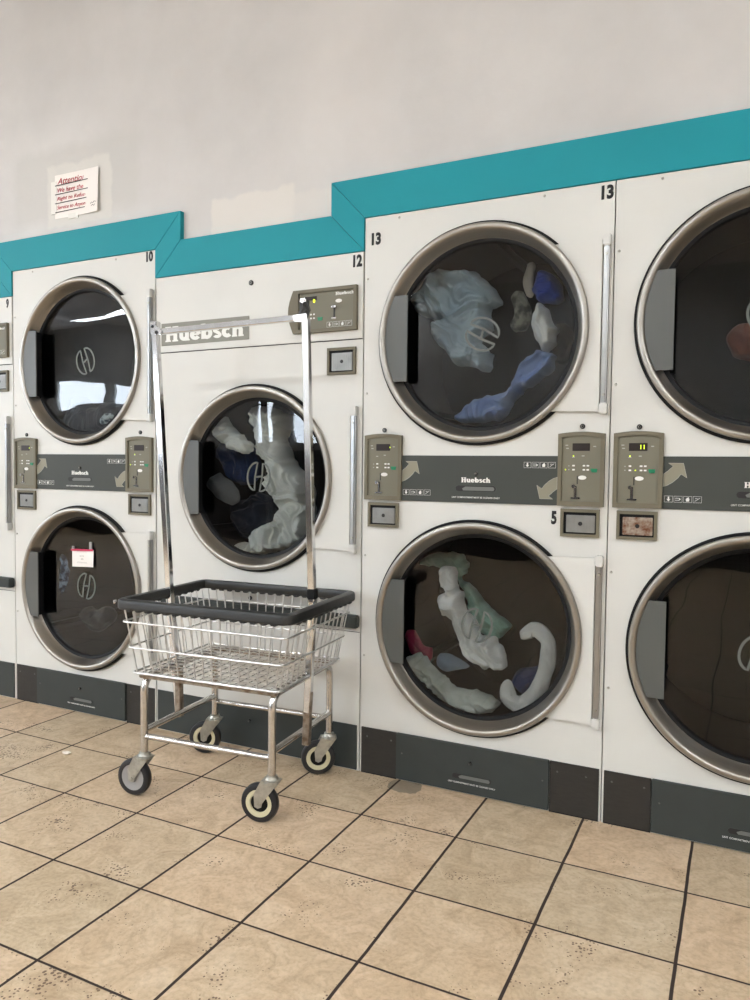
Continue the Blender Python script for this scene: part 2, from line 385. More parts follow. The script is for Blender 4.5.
def empty(name, loc, label, cat, group=None, rz=0.):
    o = bpy.data.objects.new(name, None); COL.objects.link(o); o.location = loc; o.rotation_euler = (0, 0, rz)
    o.empty_display_size = .1
    return tag(o, label, cat, group)
def tag(o, label, cat, group=None):
    o['label'] = label; o['category'] = cat
    if group: o['group'] = group
    return o
def struct(o): o['kind'] = 'structure'; return o
def arc(cx, cz, r, a0, a1, n): return [(cx + r * math.cos(math.radians(a0 + (a1 - a0) * i / n)), cz + r * math.sin(math.radians(a0 + (a1 - a0) * i / n))) for i in range(n + 1)]

# ------------------------------------------------------------------ dryer pieces (local: x from the left edge, y = 0 front, z up)
def cabinet(parent, W, H, D, doors, splits=()):
    mb = MB(); b = mb.bm
    # front sheet with a round opening for each door
    SEG = 64; rh = .338
    def q(*p): b.faces.new([b.verts.new(v) for v in p])
    zs = [0.0]
    for cx, cz in doors:
        a = .355
        zs += [cz - a, cz + a]
    zs.append(H)
    e = .0
    for i in range(0, len(zs), 2):
        q((0, 0, zs[i]), (W, 0, zs[i]), (W, 0, zs[i + 1]), (0, 0, zs[i + 1]))
    for cx, cz in doors:
        a = .355
        q((0, 0, cz - a), (cx - a, 0, cz - a), (cx - a, 0, cz + a), (0, 0, cz + a))
        q((cx + a, 0, cz - a), (W, 0, cz - a), (W, 0, cz + a), (cx + a, 0, cz + a))
        cir, sq, bk = [], [], []
        for k in range(SEG):
            t = 2 * PI * k / SEG + PI / 4; c, s_ = math.cos(t), math.sin(t); m_ = max(abs(c), abs(s_))
            cir.append(b.verts.new((cx + rh * c, 0, cz + rh * s_))); sq.append(b.verts.new((cx + a * c / m_, 0, cz + a * s_ / m_)))
            bk.append(b.verts.new((cx + rh * c, .05, cz + rh * s_)))
        for k in range(SEG):
            j = (k + 1) % SEG
            b.faces.new((cir[k], cir[j], sq[j], sq[k])); b.faces.new((cir[k], bk[k], bk[j], cir[j]))
    q((0, 0, 0), (0, 0, H), (0, D, H), (0, D, 0)); q((W, 0, 0), (W, 0, H), (W, D, H), (W, D, 0))
    q((0, 0, H), (W, 0, H), (W, D, H), (0, D, H)); q((0, D, 0), (W, D, 0), (W, D, H), (0, D, H)); q((0, 0, 0), (W, 0, 0), (W, D, 0), (0, D, 0))
    bmesh.ops.remove_doubles(b, verts=b.verts[:], dist=1e-5)
    return mb.build('cabinet', M['enamel'], parent)

def drum(parent, cx, cz):
    mb = MB(); b = mb.bm; uv = b.loops.layers.uv.new('UVMap'); seg = 72; R_ = .40
    ys = [.052, .052, .70]; rs = [.338, R_, R_]
    rows = [[b.verts.new((cx + r * math.cos(2 * PI * k / seg), y, cz + r * math.sin(2 * PI * k / seg))) for k in range(seg)] for r, y in zip(rs, ys)]
    cen = b.verts.new((cx, .70, cz))
    for i in range(2):
        for k in range(seg):
            j = (k + 1) % seg; f = b.faces.new((rows[i][k], rows[i][j], rows[i + 1][j], rows[i + 1][k]))
            for lp, (uu, vv) in zip(f.loops, ((k, ys[i]), (k + 1, ys[i]), (k + 1, ys[i + 1]), (k, ys[i + 1]))):
                lp[uv].uv = (uu * 2 * PI * R_ / seg / .014, vv / .014) if i else (.5 + .5, .5)
    for k in range(seg):
        j = (k + 1) % seg; f = b.faces.new((rows[2][k], rows[2][j], cen))
        for lp in f.loops: lp[uv].uv = ((lp.vert.co.x) / .016, (lp.vert.co.z) / .016)
    d = mb.build('drum', M['drum'], parent, smooth=True)
    for t in (95, 215, 335):
        t = math.radians(t); c, s_ = math.cos(t), math.sin(t)
        MB().tube([(cx + .382 * c, .08, cz + .382 * s_), (cx + .382 * c, .69, cz + .382 * s_)], .020, 6).build('drum_baffle', M['drum'], d, smooth=True)
    return d

def emblem(parent, cx, cz, ang):
    mb = MB(); c, s_ = math.cos(math.radians(ang)), math.sin(math.radians(ang))
    rot = lambda p: (cx + p[0] * c - p[1] * s_, cz + p[0] * s_ + p[1] * c)
    R_ = .05; w = .0075
    for sg in (1, -1):
        pts = [(sg * (.012 + (.040) * math.cos(math.radians(t))), .054 * math.sin(math.radians(t))) for t in range(-90, 91, 12)]
        # chord leaning a little, closing the half-moon
        pts = pts + [(sg * .014, .03), (sg * .016, 0), (sg * .014, -.03)]
        mb.ribbon([rot(p) for p in pts], w, .0262, .0272, closed=True)
    mb.ribbon([rot((-.016, -.003)), rot((.016, .005))], w, .0262, .0272)
    return mb.build('emblem', M['emblem'], parent)

def door(parent, cx, cz, r, hx, hw, hz, ang, waves=None):
    # white hinge plate is the door's own sheet; ring, glass, pull, rod and emblem are its parts
    a = math.degrees(math.asin(hz / (r + .001)))
    pts = [(hx - .001, cz + hz), (hx - .001, cz - hz)] + arc(cx, cz, r - .004, -a, a, 20)
    pl = MB().prism(pts, -.013, -.002, .0015).build('door', M['enamel'], parent)
    MB().lathe([(r - .02, -.001), (r + .009, -.001), (r + .010, -.008), (r + .006, -.0112), (r - .02, -.0115)], cx, cz, closed=True).build('gasket', M['black'], pl, True)
    pr = [(r - .016, -.0115), (r - .001, -.0118), (r + .0005, -.016), (r + .0005, -.024), (r - .003, -.029), (r - .010, -.0312), (r - .016, -.030),
          (r - .020, -.026), (r - .026, -.014), (r - .034, .004), (r - .040, .020), (r - .042, .0215), (r - .030, .022)]
    MB().lathe(pr, cx, cz, 128, closed=True).build('door_ring', M['steel'], pl, True)
    MB().lathe([(r - .034, .0185), (r - .044, .0185), (r - .050, .021), (r - .053, .026), (r - .053, .040), (r - .034, .044)], cx, cz, closed=True).build('window_seal', M['black'], pl, True)
    MB().lathe([(0, .028), (r - .052, .028), (r - .052, .034), (0, .034)], cx, cz).build('glass', M['glass'], pl)
    emblem(pl, cx + random.uniform(-.006, .006), cz + .005, ang)
    # door pull: plate clipped by the ring, black box as painted shade behind
    ri = r - .022; xr = cx - .250; zz = .146
    a2 = math.degrees(math.acos(-.250 / ri)) if False else 0
    t = math.degrees(math.asin(zz / ri))
    pts = [(xr, cz + zz), ] + arc(cx, cz, ri, 180 - t, 180 + t, 14) + [(xr, cz - zz)]
    mb = MB().prism(pts, -.024, -.019, .001)
    mb.build('door_pull', M['handle'], pl)
    MB().box(cx - ri + .045, xr - .012, -.019, .016, cz - zz + .004, cz + zz - .004).build('pull_dark_fill', M['black'], pl)
    # hinge
    hg = MB().box(hx + .004, hx + hw - .004, -.022, -.001, cz - hz + .02, cz + hz - .02, .004).build('hinge_rod', M['alu'], pl, True)
    for z0 in (cz + hz - .026, cz - hz - .008):
        MB().box(hx, hx + hw, -.026, -.001, z0, z0 + .034, .003).build('hinge_cap', M['enamel_trim'], pl)
    for z in (cz + hz - .05, cz - hz + .05):
        MB().lathe([(0, -.0245), (.004, -.0245), (.005, -.021), (0, -.021)], hx + hw / 2, z, 12).build('hinge_screw', M['zinc'], pl)
    return pl

def huebsch(parent, x, z, w, h, mat, y, th=.0006):
    # heavy slab lettering drawn stroke by stroke on a grid one unit high (capital height)
    T = .24; mb = MB(); cur = 0.
    n_ = [0]
    def st(pts, t=T):
        n_[0] += 1; mb.ribbon([(px, pz) for px, pz in pts], t, -.04 * n_[0], 1)
    def ell(cx_, cz_, rx, rz, a0, a1, t=T, n=16): st([(cx_ + rx * math.cos(math.radians(a0 + (a1 - a0) * i / n)), cz_ + rz * math.sin(math.radians(a0 + (a1 - a0) * i / n))) for i in range(n + 1)], t)
    q = .10                                                         # slab thickness
    X = 0.
    st([(X + .17, 0), (X + .17, 1)]); st([(X + .63, 0), (X + .63, 1)]); st([(X + .17, .5), (X + .63, .5)], .17)
    for sx in (.17, .63):
        st([(X + sx - .18, .05), (X + sx + .18, .05)], q); st([(X + sx - .18, .95), (X + sx + .18, .95)], q)
    X += .86                                                        # u
    st([(X + .15, .30), (X + .15, .72)]); ell(X + .33, .32, .18, .20, 180, 360); st([(X + .51, 0), (X + .51, .72)])
    st([(X, .68), (X + .2, .68)], q); st([(X + .36, .68), (X + .55, .68)], q); st([(X + .5, .05), (X + .68, .05)], q)
    X += .72                                                        # e
    ell(X + .32, .36, .22, .25, 0, 325); st([(X + .12, .37), (X + .54, .37)], .12)
    X += .66                                                        # b
    st([(X + .15, .02), (X + .15, 1)]); ell(X + .38, .36, .20, .25, -180, 180); st([(X, .95), (X + .2, .95)], q)
    X += .72                                                        # s
    ell(X + .26, .52, .15, .105, 20, 230, .19); ell(X + .28, .20, .16, .105, 60, -165, .19); st([(X + .17, .45), (X + .40, .30)], .2)
    X += .56                                                        # c
    ell(X + .32, .36, .21, .25, 45, 315)
    X += .60                                                        # h
    st([(X + .15, 0), (X + .15, 1)]); ell(X + .33, .40, .18, .20, 180, 0); st([(X + .51, 0), (X + .51, .42)]); st([(X, .95), (X + .2, .95)], q)
    st([(X, .05), (X + .3, .05)], q); st([(X + .38, .05), (X + .68, .05)], q)
    X += .68
    for v in mb.bm.verts: v.co = Vector((x - w / 2 + v.co.x * w / X, y + v.co.y * th, z - h / 2 + v.co.z * h))
    return mb.build('logo_lettering', mat, parent)

def pictograms(parent, x0, z0, y):
    # four little outlined boxes with symbols
    mb = MB(); w = .0225; h = .018
    for k in range(4):
        x = x0 + k * .0262
        mb.ribbon([(x, z0), (x + w, z0), (x + w, z0 + h), (x, z0 + h)], .0009, y, y + .0005, closed=True)
    x = x0 + w / 2
    mb.prism([(x - .002, z0 + .016), (x + .002, z0 + .016), (x + .002, z0 + .009), (x + .0055, z0 + .009), (x, z0 + .002), (x - .0055, z0 + .009), (x - .002, z0 + .009)], y, y + .0005)
    x += .0262
    mb.ribbon([(x - .008, z0 + .012), (x + .004, z0 + .012)], .0013, y, y + .0005); mb.ribbon([(x - .008, z0 + .006), (x + .004, z0 + .006)], .0013, y, y + .0005)
    mb.prism([(x + .008, z0 + .009), (x + .003, z0 + .0125), (x + .003, z0 + .0055)], y, y + .0005)
    x += .0262
    mb.prism([(x - .004, z0 + .003), (x + .004, z0 + .003), (x + .005, z0 + .010), (x + .002, z0 + .016), (x - .002, z0 + .013), (x - .005, z0 + .010)], y, y + .0005)
    x += .0262
    mb.ribbon([(x - .007, z0 + .004), (x + .007, z0 + .014)], .0012, y, y + .0005); mb.ribbon([(x - .006, z0 + .012), (x + .001, z0 + .012)], .0012, y, y + .0005)
    return mb.build('pictograms', M['white'], parent)

def slot(parent, cx, cz, w, h, y, mat):
    # finger recess: rim of the opening and a sloping scoop behind
    o = arc(cx + w / 2 - h / 2, cz, h / 2, -90, 90, 8) + arc(cx - w / 2 + h / 2, cz, h / 2, 90, 270, 8)
    i = arc(cx + w / 2 - h / 2, cz, h / 2 - .0012, -90, 90, 8) + arc(cx - w / 2 + h / 2, cz, h / 2 - .0012, 90, 270, 8)
    f = MB().ring(o, i, y - .0015, y).build('finger_slot', mat, parent)
    mat = M['slotlip']
    MB().prism(i, y - .0007, y + .0005).build('slot_recess', M['keyhole'], f)
    MB().prism([(x + .004 if x < cx else x - .001, z * 1 + (0)) for x, z in [(cx - w * .33, cz - h * .32), (cx + w * .44, cz - h * .32), (cx + w * .46, cz), (cx + w * .43, cz + h * .3), (cx - w * .28, cz + h * .3), (cx - w * .36, cz)]], y - .0011, y - .0006).build('slot_tongue', mat, f)
    return f

def control_panel(parent, x0, x1, z0, z1, digits=None, leds=((.33, .80),)):
    def outline(i, top):
        a, b_ = x0 + i, x1 - i; zt = z1 - i
        return [(a, z0 + i * 1.3), (b_, z0 + i * 1.3), (b_, zt)] + [(a + (b_ - a) * (1 - k / 8), zt + .0065 * math.sin(PI * k / 8)) for k in range(1, 8)] + [(a, zt)]
    bz = MB().ring(outline(0, 0), outline(.012, 0), -.014, 0, -.006).build('control_panel', M['bezel'], parent)
    MB().prism(outline(.0118, 0), -.0075, -.001).build('face_plate', M['face'], bz)
    W, H = x1 - x0, z1 - z0; y = -.0082
    X = lambda u: x0 + .012 + u * (W - .024)
    Z = lambda v: z0 + .016 + v * (H - .03)
    dp = MB().box(X(.27), X(.72), y - .001, y + .001, Z(.80), Z(.92), .0006).build('display', M['display'], bz)
    if digits and digits.strip(): text('digits', digits, X(.6), Z(.86), .013, M['led'], dp, y - .0016, bold=.01)
    sp = MB()
    for u, v in ((.12, .89), (.14, .84), (.84, .87), (.55, .72), (.3, .70)): sp.box(X(u - .035), X(u + .035), y, y + .0008, Z(v - .008), Z(v + .008))
    for v in (.56, .50):
        for u in (.22, .62): sp.box(X(u - .05), X(u - .02), y, y + .0008, Z(v - .008), Z(v + .008))
        for u in (.30, .50): pass
    sp.build('panel_print', M['greyprint'], bz)
    for v in (.565, .50):
        for u in (.31, .58, .68): MB().box(X(u - .035), X(u + .03), y - .0006, y + .0008, Z(v - .012), Z(v + .012), .0004).build('selector_button', M['white'], bz)
    g = X(.84), Z(.49)
    MB().prism([(g[0] - .011, g[1] + .006), (g[0] + .010, g[1] + .006), (g[0] + .008, g[1] - .006), (g[0] - .007, g[1] - .006)], y - .002, y + .001, .0006).build('start_button', M['green'], bz)
    ov = MB().prism([(X(.54) + .0125 * math.cos(t * PI / 10), Z(.375) + .0065 * math.sin(t * PI / 10)) for t in range(20)], y - .001, y + .0008)
    ov.build('rate_label', M['white'], bz); 
    sl = MB().box(X(.40), X(.425), y - .0004, y + .001, Z(.27), Z(.40)).box(X(.33), X(.40), y - .0004, y + .001, Z(.05), Z(.24)).build('coin_slot', M['keyhole'], bz)
    lv = MB().tube([(X(.33), y, Z(.235)), (X(.33), y - .012, Z(.235))], .0055, 12).box(X(.25), X(.49), y - .004, y, Z(.035), Z(.06), .001).box(X(.345), X(.385), y - .003, y, Z(.06), Z(.23), .0008)
    lv.build('coin_slide', M['chrome'], bz, True)
    ld = MB()
    for u, v in leds: ld.lathe([(0, y - .0015), (.0018, y - .001), (.002, y)], X(u), Z(v), 10)
    ld.build('indicator_light', M['led'], bz)
    return bz

def coin_box(parent, x0, x1, z0, z1, mat='coin', label=None):
    f = MB()
    o = [(x0, z0), (x1, z0), (x1, z1), (x0, z1)]; i = [(x0 + .009, z0 + .009), (x1 - .009, z0 + .009), (x1 - .009, z1 - .010), (x0 + .009, z1 - .010)]
    fr = f.ring(o, i, -.010, 0, -.001).build('coin_box', M['bezel'], parent)
    MB().box(x0 + .009, x1 - .009, -.002, -.0005, z0 + .009, z1 - .010).build('coin_box_recess', M['black'], fr)
    d = MB().box(x0 + .018, x1 - .013, -.008, -.002, z0 + .014, z1 - .019, .0012)
    cx, cz = (x0 + x1) / 2 + .002, (z0 + z1) / 2 - .002
    n = 9
    for k in range(n):
        if abs(k - 4) < 1: continue
        xx = x0 + .024 + k * (x1 - x0 - .043) / (n - 1); d.box(xx - .001, xx + .001, -.0088, -.007, z0 + .020, z1 - .026)
    dd = d.build('coin_door', M[mat], fr)
    if label: dd['label'] = label
    MB().lathe([(0, -.0094), (.0055, -.0094), (.0065, -.0078), (0, -.0078)], cx, cz, 14).build('keyhole', M['keyhole'], dd)
    return fr

def lock(parent, x, z, y=0, r=.008):
    mb = MB().lathe([(0, y - .006), (r * .75, y - .006), (r, y - .004), (r, y), (0, y)], x, z, 20)
    o = mb.build('lock', M['blackplastic'], parent, True)
    MB().lathe([(r * .42, y - .0068), (r * .5, y - .0068), (r * .5, y - .0058), (r * .42, y - .0058)], x, z, 14, closed=True).build('lock_core', M['zinc'], o)
    return o

def screws(parent, pts):
    for x, z in pts:
        MB().lathe([(0, -.0028), (.0028, -.0024), (.0042, -.0005), (.0042, .001), (0, .001)], x, z, 10).build('screw', M['zinc'], parent, True)

LINT = 'LINT COMPARTMENT MUST BE CLEANED DAILY'
def numeral(parent, s, x, z, y=-.0008):
    return text('number_decal', s, x, z, .043, M['ink'], parent, y, w=.0185 * len(s) - .001, bold=.05, th=.0006)

def stack_dryer(x0, H, label, angles, nums, zt=1.540, zb=.566, leftdig=None, rightdig=None, rust=False):
    W = .8445; cx = .425
    t = empty('stacked_dryer', (x0, 0, 0), label, 'dryer', 'tumble dryers built into the wall')
    cabinet(t, W, H, .9, [(cx, zb), (cx, zt)])
    for cz, an in ((zt, angles[0]), (zb, angles[1])):
        door(t, cx, cz, .3545, .815, .024, .262, an); drum(t, cx, cz)
    ml = (((.33, .80), (.2, .5)) if rightdig is not None or leftdig is not None else ((.33, .80),))
    control_panel(t, .012, .154, .986, 1.211, leftdig, ((.30, .72), (.44, .50)) if leftdig else ((.2, .3),)[:0] or ((.72, .86),))
    control_panel(t, .692, .834, .986, 1.211, rightdig, ((.30, .72), (.10, .50)))
    coin_box(t, .025, .142, .890, .977, 'coinrust' if rust else 'coin', 'coin door spotted with brown rust' if rust else None)
    coin_box(t, .703, .822, .890, .977)
    lock(t, .084, 1.230); lock(t, .764, 1.234)
    bd = MB().box(.154, .692, -.006, 0, .986, 1.142, .001).build('lint_panel', M['band'], t)
    ar = [(.156, 1.090), (.168, 1.099), (.182, 1.113), (.169, 1.122), (.210, 1.122), (.220, 1.079), (.204, 1.090), (.196, 1.079), (.182, 1.066), (.168, 1.057), (.156, 1.052)]
    for pts in (ar, [(.846 - x, 2.128 - z) for x, z in ar]):
        a = MB().prism(pts, -.0068, -.005).build('arrow', M['arrow'], bd)
        MB().ribbon(pts, .0012, -.0072, -.0066, closed=True).build('arrow_outline', M['greyprint'], a)
    pictograms(bd, .160, 1.007, -.0066); pictograms(bd, .583, 1.104, -.0066)
    huebsch(bd, .422, 1.0615, .100, .0165, M['white'], -.0068)
    slot(bd, .422, 1.033, .142, .021, -.006, M['band'])
    text('caption', LINT, .422, 1.0035, .0055, M['white'], bd, -.0066, w=.166, bold=.01)
    lock(bd, .423, 1.083, -.006, .0065)
    # kick panels
    for a, b_ in ((.006, .1455), (.6855, .839)):
        k = MB().box(a, b_, -.004, .002, .003, .1665, .0008).build('kick_side', M['kickside'], t)
        MB().box(a, b_, -.0035, .001, .0, .004).build('kick_gap', M['black'], k)
    k = MB().box(.147, .684, -.012, .002, .006, .1675, .0015).build('kick_panel', M['kick'], t)
    lock(k, .421, .111, -.012, .006); slot(k, .427, .060, .140, .019, -.012, M['kick'])
    text('caption', LINT, .427, .0385, .0055, M['white'], k, -.0125, w=.166, bold=.01)
    screws(t, [(.012, zt + .22), (.012, zt - .18), (.012, zb + .22), (.012, zb - .14), (.13, H - .014), (.63, H - .014), (.802, 1.205 + .0)][:6])
    sk = MB()
    for x, z in ((.03, .135), (.125, .135), (.71, .135), (.80, .135), (.17, .10), (.665, .10)): sk.lathe([(0, -.0135 if .147 < x < .684 else -.0055), (.003, -.0125 if .147 < x < .684 else -.005), (.0035, -.003)], x, z, 8)
    sk.build('kick_rivets', M['rivet'], k)
    for s, x, z in nums: numeral(t, s, x, z)
    return t

def single_dryer(x0, H, label, ang, num, W=.947):
    cx, cz = .484, 1.0525
    t = empty('single_dryer', (x0, 0, 0), label, 'dryer', 'tumble dryers built into the wall')
    cabinet(t, W, H, .9, [(cx, cz)])
    door(t, cx, cz, .3495, .908, .026, .255, ang); drum(t, cx, cz)
    # seam under the header panel, set proud by a sheet
    hd = MB().box(.001, W - .001, -.003, .001, 1.556, H - .001, .0006).build('header_panel', M['enamel'], t)
    lip = MB().box(.001, W - .001, -.0012, .001, 1.5525, 1.5555).build('header_seam', M['black'], t)
    sg = MB().box(.030, .461, -.006, -.002, 1.582, 1.671, .0008).build('name_plate', M['sign'], hd)
    huebsch(sg, .245, 1.626, .385, .060, M['white'], -.0068)
    # wide control panel with a curved left end
    xa, xb, za, zb = .644, .928, 1.586, 1.742
    def outl(i, bulge): return [(xa + .022 + i * (1.9 if bulge == 0 else 1), za + i), (xb - i, za + i), (xb - i, zb - i), (xa + .022 + i * (1.9 if bulge == 0 else 1), zb - i)] + [(xa + .022 + (i * 1.9 if bulge == 0 else i) - bulge * math.sin(PI * k / 8), zb - i - (zb - za - 2 * i) * k / 8) for k in range(1, 8)]
    yy0 = 0
    bz = MB().ring(outl(0, .022), outl(.012, 0.0), -.018, -.002, -.008).build('control_panel', M['bezel'], t)
    MB().prism([(xa + .020 + .012 * 1.9, za + .011), (xb - .011, za + .011), (xb - .011, zb - .011), (xa + .020 + .012 * 1.9, zb - .011)], -.0095, -.002).build('face_plate', M['face'], bz)
    y = -.0102
    MB().box(.712, .762, y - .001, y + .001, 1.703, 1.717).build('display', M['display'], bz)
    text('digits', '0', .752, 1.700, .014, M['led'], bz, y - .0022, bold=.01)
    huebsch(bz, .878, 1.719, .075, .011, M['white'], y - .0006)
    MB().prism([(.853 + .013 * math.cos(k * PI / 10), 1.693 + .0065 * math.sin(k * PI / 10)) for k in range(20)], y - .001, y + .0008).build('rate_label', M['white'], bz)
    MB().prism([(.765, 1.640), (.788, 1.640), (.785, 1.628), (.769, 1.628)], y - .002, y + .001, .0006).build('start_button', M['green'], bz)
    bt = MB()
    for u in (.735, .748):
        for v in (1.650, 1.636): bt.box(u, u + .006, y - .0006, y + .0008, v, v + .005)
    bt.build('selector_buttons', M['white'], bz)
    MB().box(.832, .838, y - .0005, y + .001, 1.634, 1.674).build('coin_slot', M['keyhole'], bz)
    MB().box(.826, .846, y - .010, y, 1.668, 1.676, .002).box(.824, .846, y - .004, y, 1.630, 1.635, .001).build('coin_slide', M['chrome'], bz, True)
    pictograms(bz, .805, 1.602, y - .0004)
    coin_box(t, .806, .921, 1.431, 1.527)
    lock(hd, .470, 1.794, -.003, .010); lock(t, .47, .590, -.001, .008)
    bar = MB().box(.03, W - .001, -.030, 0, .524, .569, .004)
    bar.build('lint_handle', M['kick'], t, True)
    MB().box(.001, W - .001, -.001, .001, .505, .507).build('lint_door_seam', M['black'], t)
    k = MB().box(.006, W - .008, -.004, .002, .003, .166, .0008).build('kick_panel', M['kick'], t)
    lock(k, .47, .11, -.004, .006)
    screws(t, [(.015, cz + .08), (.37, 1.80), (.012, 1.30)])
    numeral(t, num, W - .023 - (.006 if len(num) == 1 else 0) + .0, H - .030, -.0038)
    return t

D10 = stack_dryer(-3.0205, 1.9725, 'white stacked dryer numbered 10, small paper note on its lower door', (20, -12), [('10', .815, 1.950)], zt=1.5445, zb=.5545)
D12 = single_dryer(-2.1690, 1.8575, 'white dryer numbered 12 with one door and large name plate, behind the laundry cart', -8, '12')
D9 = single_dryer(-3.9720, 1.861, 'white dryer numbered 9 at the far left edge, mostly out of frame', 0, '9')
D13 = stack_dryer(-1.2170, 1.9715, 'white stacked dryer numbered 13 at both top corners and 5 by its right coin box', (62, -16), [('13', .043, 1.896), ('13', .822, 1.941), ('5', .681, .947)], rightdig=' ')
D14 = stack_dryer(-.3690, 1.9715, 'white stacked dryer with rusty coin door and lit display, cut by the right edge', (30, -20), [], leftdig='11', rust=True)

# ------------------------------------------------------------------ setting
def walls():
    CE = 3.36; XL, XR, YB = -11.0, 3.2, -7.0
    # back wall: notched round the machines
    ip = [(-3.974, 1.864), (-3.0235, 1.864), (-3.0235, 1.9755), (-2.1715, 1.9755), (-2.1715, 1.860), (-1.2195, 1.860), (-1.2195, 1.9745), (.4785, 1.9745), (.4785, 0)]
    pts = [(XL, 0), (-3.974, 0)] + ip + [(XR, 0), (XR, CE), (XL, CE)]
    w = MB()
    b = w.bm
    w.prism(pts, .016, .11)
    struct(w.build('wall_back', M['wall']))
    # teal boards round the tops of the machines, mitred where they turn
    inn = [(-3.974, 1.8625), (-3.0225, 1.8625), (-3.0225, 1.974), (-2.1725, 1.974), (-2.1725, 1.8590), (-1.2185, 1.8590), (-1.2185, 1.973), (.4775, 1.973)]
    out = [(-3.974, 1.999), (-3.160, 1.999), (-3.160, 2.110), (-2.040, 2.110), (-2.040, 1.997), (-1.353, 1.997), (-1.353, 2.113), (.4775, 2.113)]
    for i in range(7):
        a, c, d, e = Vector(inn[i]), Vector(inn[i + 1]), Vector(out[i + 1]), Vector(out[i])
        q = [a, c, d, e]; cen = sum(q, Vector((0, 0))) / 4
        sh = []
        for p in q:
            dv = (cen - p).normalized(); sh.append(tuple(p + dv * .0009))
        struct(MB().prism(sh, -.006, .0155, .0006).build('trim_%d' % (i + 1), M['teal']))
    struct(MB().box(XL, XR, YB, 1.2, -.1, 0).build('floor', M['floor']))
    struct(MB().box(XL, XR, YB, 1.2, CE, CE + .1).build('ceiling', M['ceil']))
    struct(MB().box(XL, XR, 1.1, 1.2, 0, CE).build('wall_light_stop', M['plaster']))  # unseen rear wall added to stop sky light leaking between machines
    wl = MB(); wl.box(XL - .15, XL, YB, 1.2, -.1, 1.9).box(XL - .15, XL, YB, 1.2, 2.6, CE + .1)
    ys = [YB, -6.4, -4.6, -4.4, -2.6, -2.4, -.7, 1.2]
    for i in range(0, 8, 2): wl.box(XL - .15, XL, ys[i], ys[i + 1], 1.9, 2.6)
    struct(wl.build('wall_left', M['plaster']))
    for i in range(3):  # left windows, unseen, added to bring cool daylight from that side
        a, c = ys[2 * i + 1], ys[2 * i + 2]
        f = MB().box(XL - .1, XL - .05, a, a + .05, 1.9, 2.6).box(XL - .1, XL - .05, c - .05, c, 1.9, 2.6).box(XL - .1, XL - .05, a, c, 1.9, 1.95).box(XL - .1, XL - .05, a, c, 2.55, 2.6)
        fo = struct(f.build('window_%d' % (i + 5), M['frame']))
        MB().box(XL - .078, XL - .072, a + .05, c - .05, 1.95, 2.55).build('window_pane', M['winglass'], fo)
    struct(MB().box(XR, XR + .1, YB, 1.2, -.1, CE + .1).build('wall_right', M['plaster']))
    # shop front with windows
    zs, ze = 1.45, 2.5
    wf = MB(); spans = [(-10.9, -9.75), (-9.6, -8.5), (-6.70, -6.32), (-6.05, -4.7)]
    wf.box(XL, XR, YB - .15, YB, -.1, zs); wf.box(XL, XR, YB - .15, YB, ze, CE)
    xs = [XL] + [v for s_ in spans for v in s_] + [XR]
    for i in range(0, len(xs), 2): wf.box(xs[i], xs[i + 1], YB - .15, YB, zs, ze)
    for a, c in spans[:2]: wf.box(a, c, YB - .15, YB, zs, 2.02)
    struct(wf.build('wall_front', M['brick']))
    struct(MB().box(XL, XR, YB, YB + .03, 0, 1.3).build('trim_8', M['panelling']))
    for i, (a, c) in enumerate(spans):
        zs = 2.02 if i < 2 else 1.45
        f = MB(); f.ring([(a, zs), (c, zs), (c, ze), (a, ze)], [(a + .05, zs + .05), (c - .05, zs + .05), (c - .05, ze - .05), (a + .05, ze - .05)], YB - .1, YB - .05)
        if i > 1: f.box(a, c, YB - .095, YB - .055, 1.98, 2.02)
        fo = struct(f.build('window_%d' % (i + 1), M['frame']))
        MB().box(a + .05, c - .05, YB - .078, YB - .072, zs + .05, ze - .05).build('window_pane', M['winglass'], fo)
    # ceiling lights; the right-hand panels are added to brighten that side
    k = 0
    for (x, y) in [(-8.7, -6.0), (-4.2, -6.3), (-1.65, -6.0), (-8.4, -3.6), (-6.0, -3.6), (-3.6, -3.6), (-1.2, -3.6), (1.2, -3.6), (1.5, -6.0), (2.4, -2.4)]:
        hx_, hy_ = (.62, .19) if x < -5 or y > -5 else (.26, .5)
        t = empty('ceiling_light', (x, y, CE), 'flat fluorescent panel in the laundromat ceiling, right-hand ones added for light', 'light', 'ceiling light panels')
        MB().box(-hx_, hx_, -hy_, hy_, -.045, -.0005, .004).build('housing', M['lamphousing'], t)
        MB().box(-hx_ + .04, hx_ - .04, -hy_ + .04, hy_ - .04, -.052, -.046).build('diffuser', M['lens'], t)
walls()

# ------------------------------------------------------------------ laundry cart
CX, CY, CR = -1.532, -.292, .073
cart = empty('laundry_cart', (CX, CY, 0), 'chrome wire laundry cart with black rim and tall hanging rack, in front of dryer 12', 'laundry cart', rz=CR)
def w2l(x, y, z):
    dx, dy = x - CX, y - CY; c, s = math.cos(CR), math.sin(CR)
    return (dx * c + dy * s, -dx * s + dy * c, z)
LW, LD = .241, .205
def round_path(p0, p1, p2, r, n=6):
    p0, p1, p2 = map(Vector, (p0, p1, p2)); a = (p0 - p1).normalized(); b = (p2 - p1).normalized()
    s, e = p1 + a * r, p1 + b * r; c = p1
    return [tuple(s * (1 - t) ** 2 + c * 2 * t * (1 - t) + e * t * t) for t in [i / n for i in range(n + 1)]]
for sx in (-1, 1):
    x = sx * LW
    pts = [(x, -LD, .150)] + round_path((x, -LD, .15), (x, -LD, .400), (x, LD, .400), .05) + round_path((x, -LD, .4), (x, LD, .400), (x, LD, .15), .05) + [(x, LD, .150)]
    f = MB().tube(pts, .0125, 14).build('leg_frame', M['worn_chrome'], cart, True)
    MB().tube([(x, -LD, .222), (x, LD, .222)], .0105, 12).build('side_rail', M['worn_chrome'], f, True)
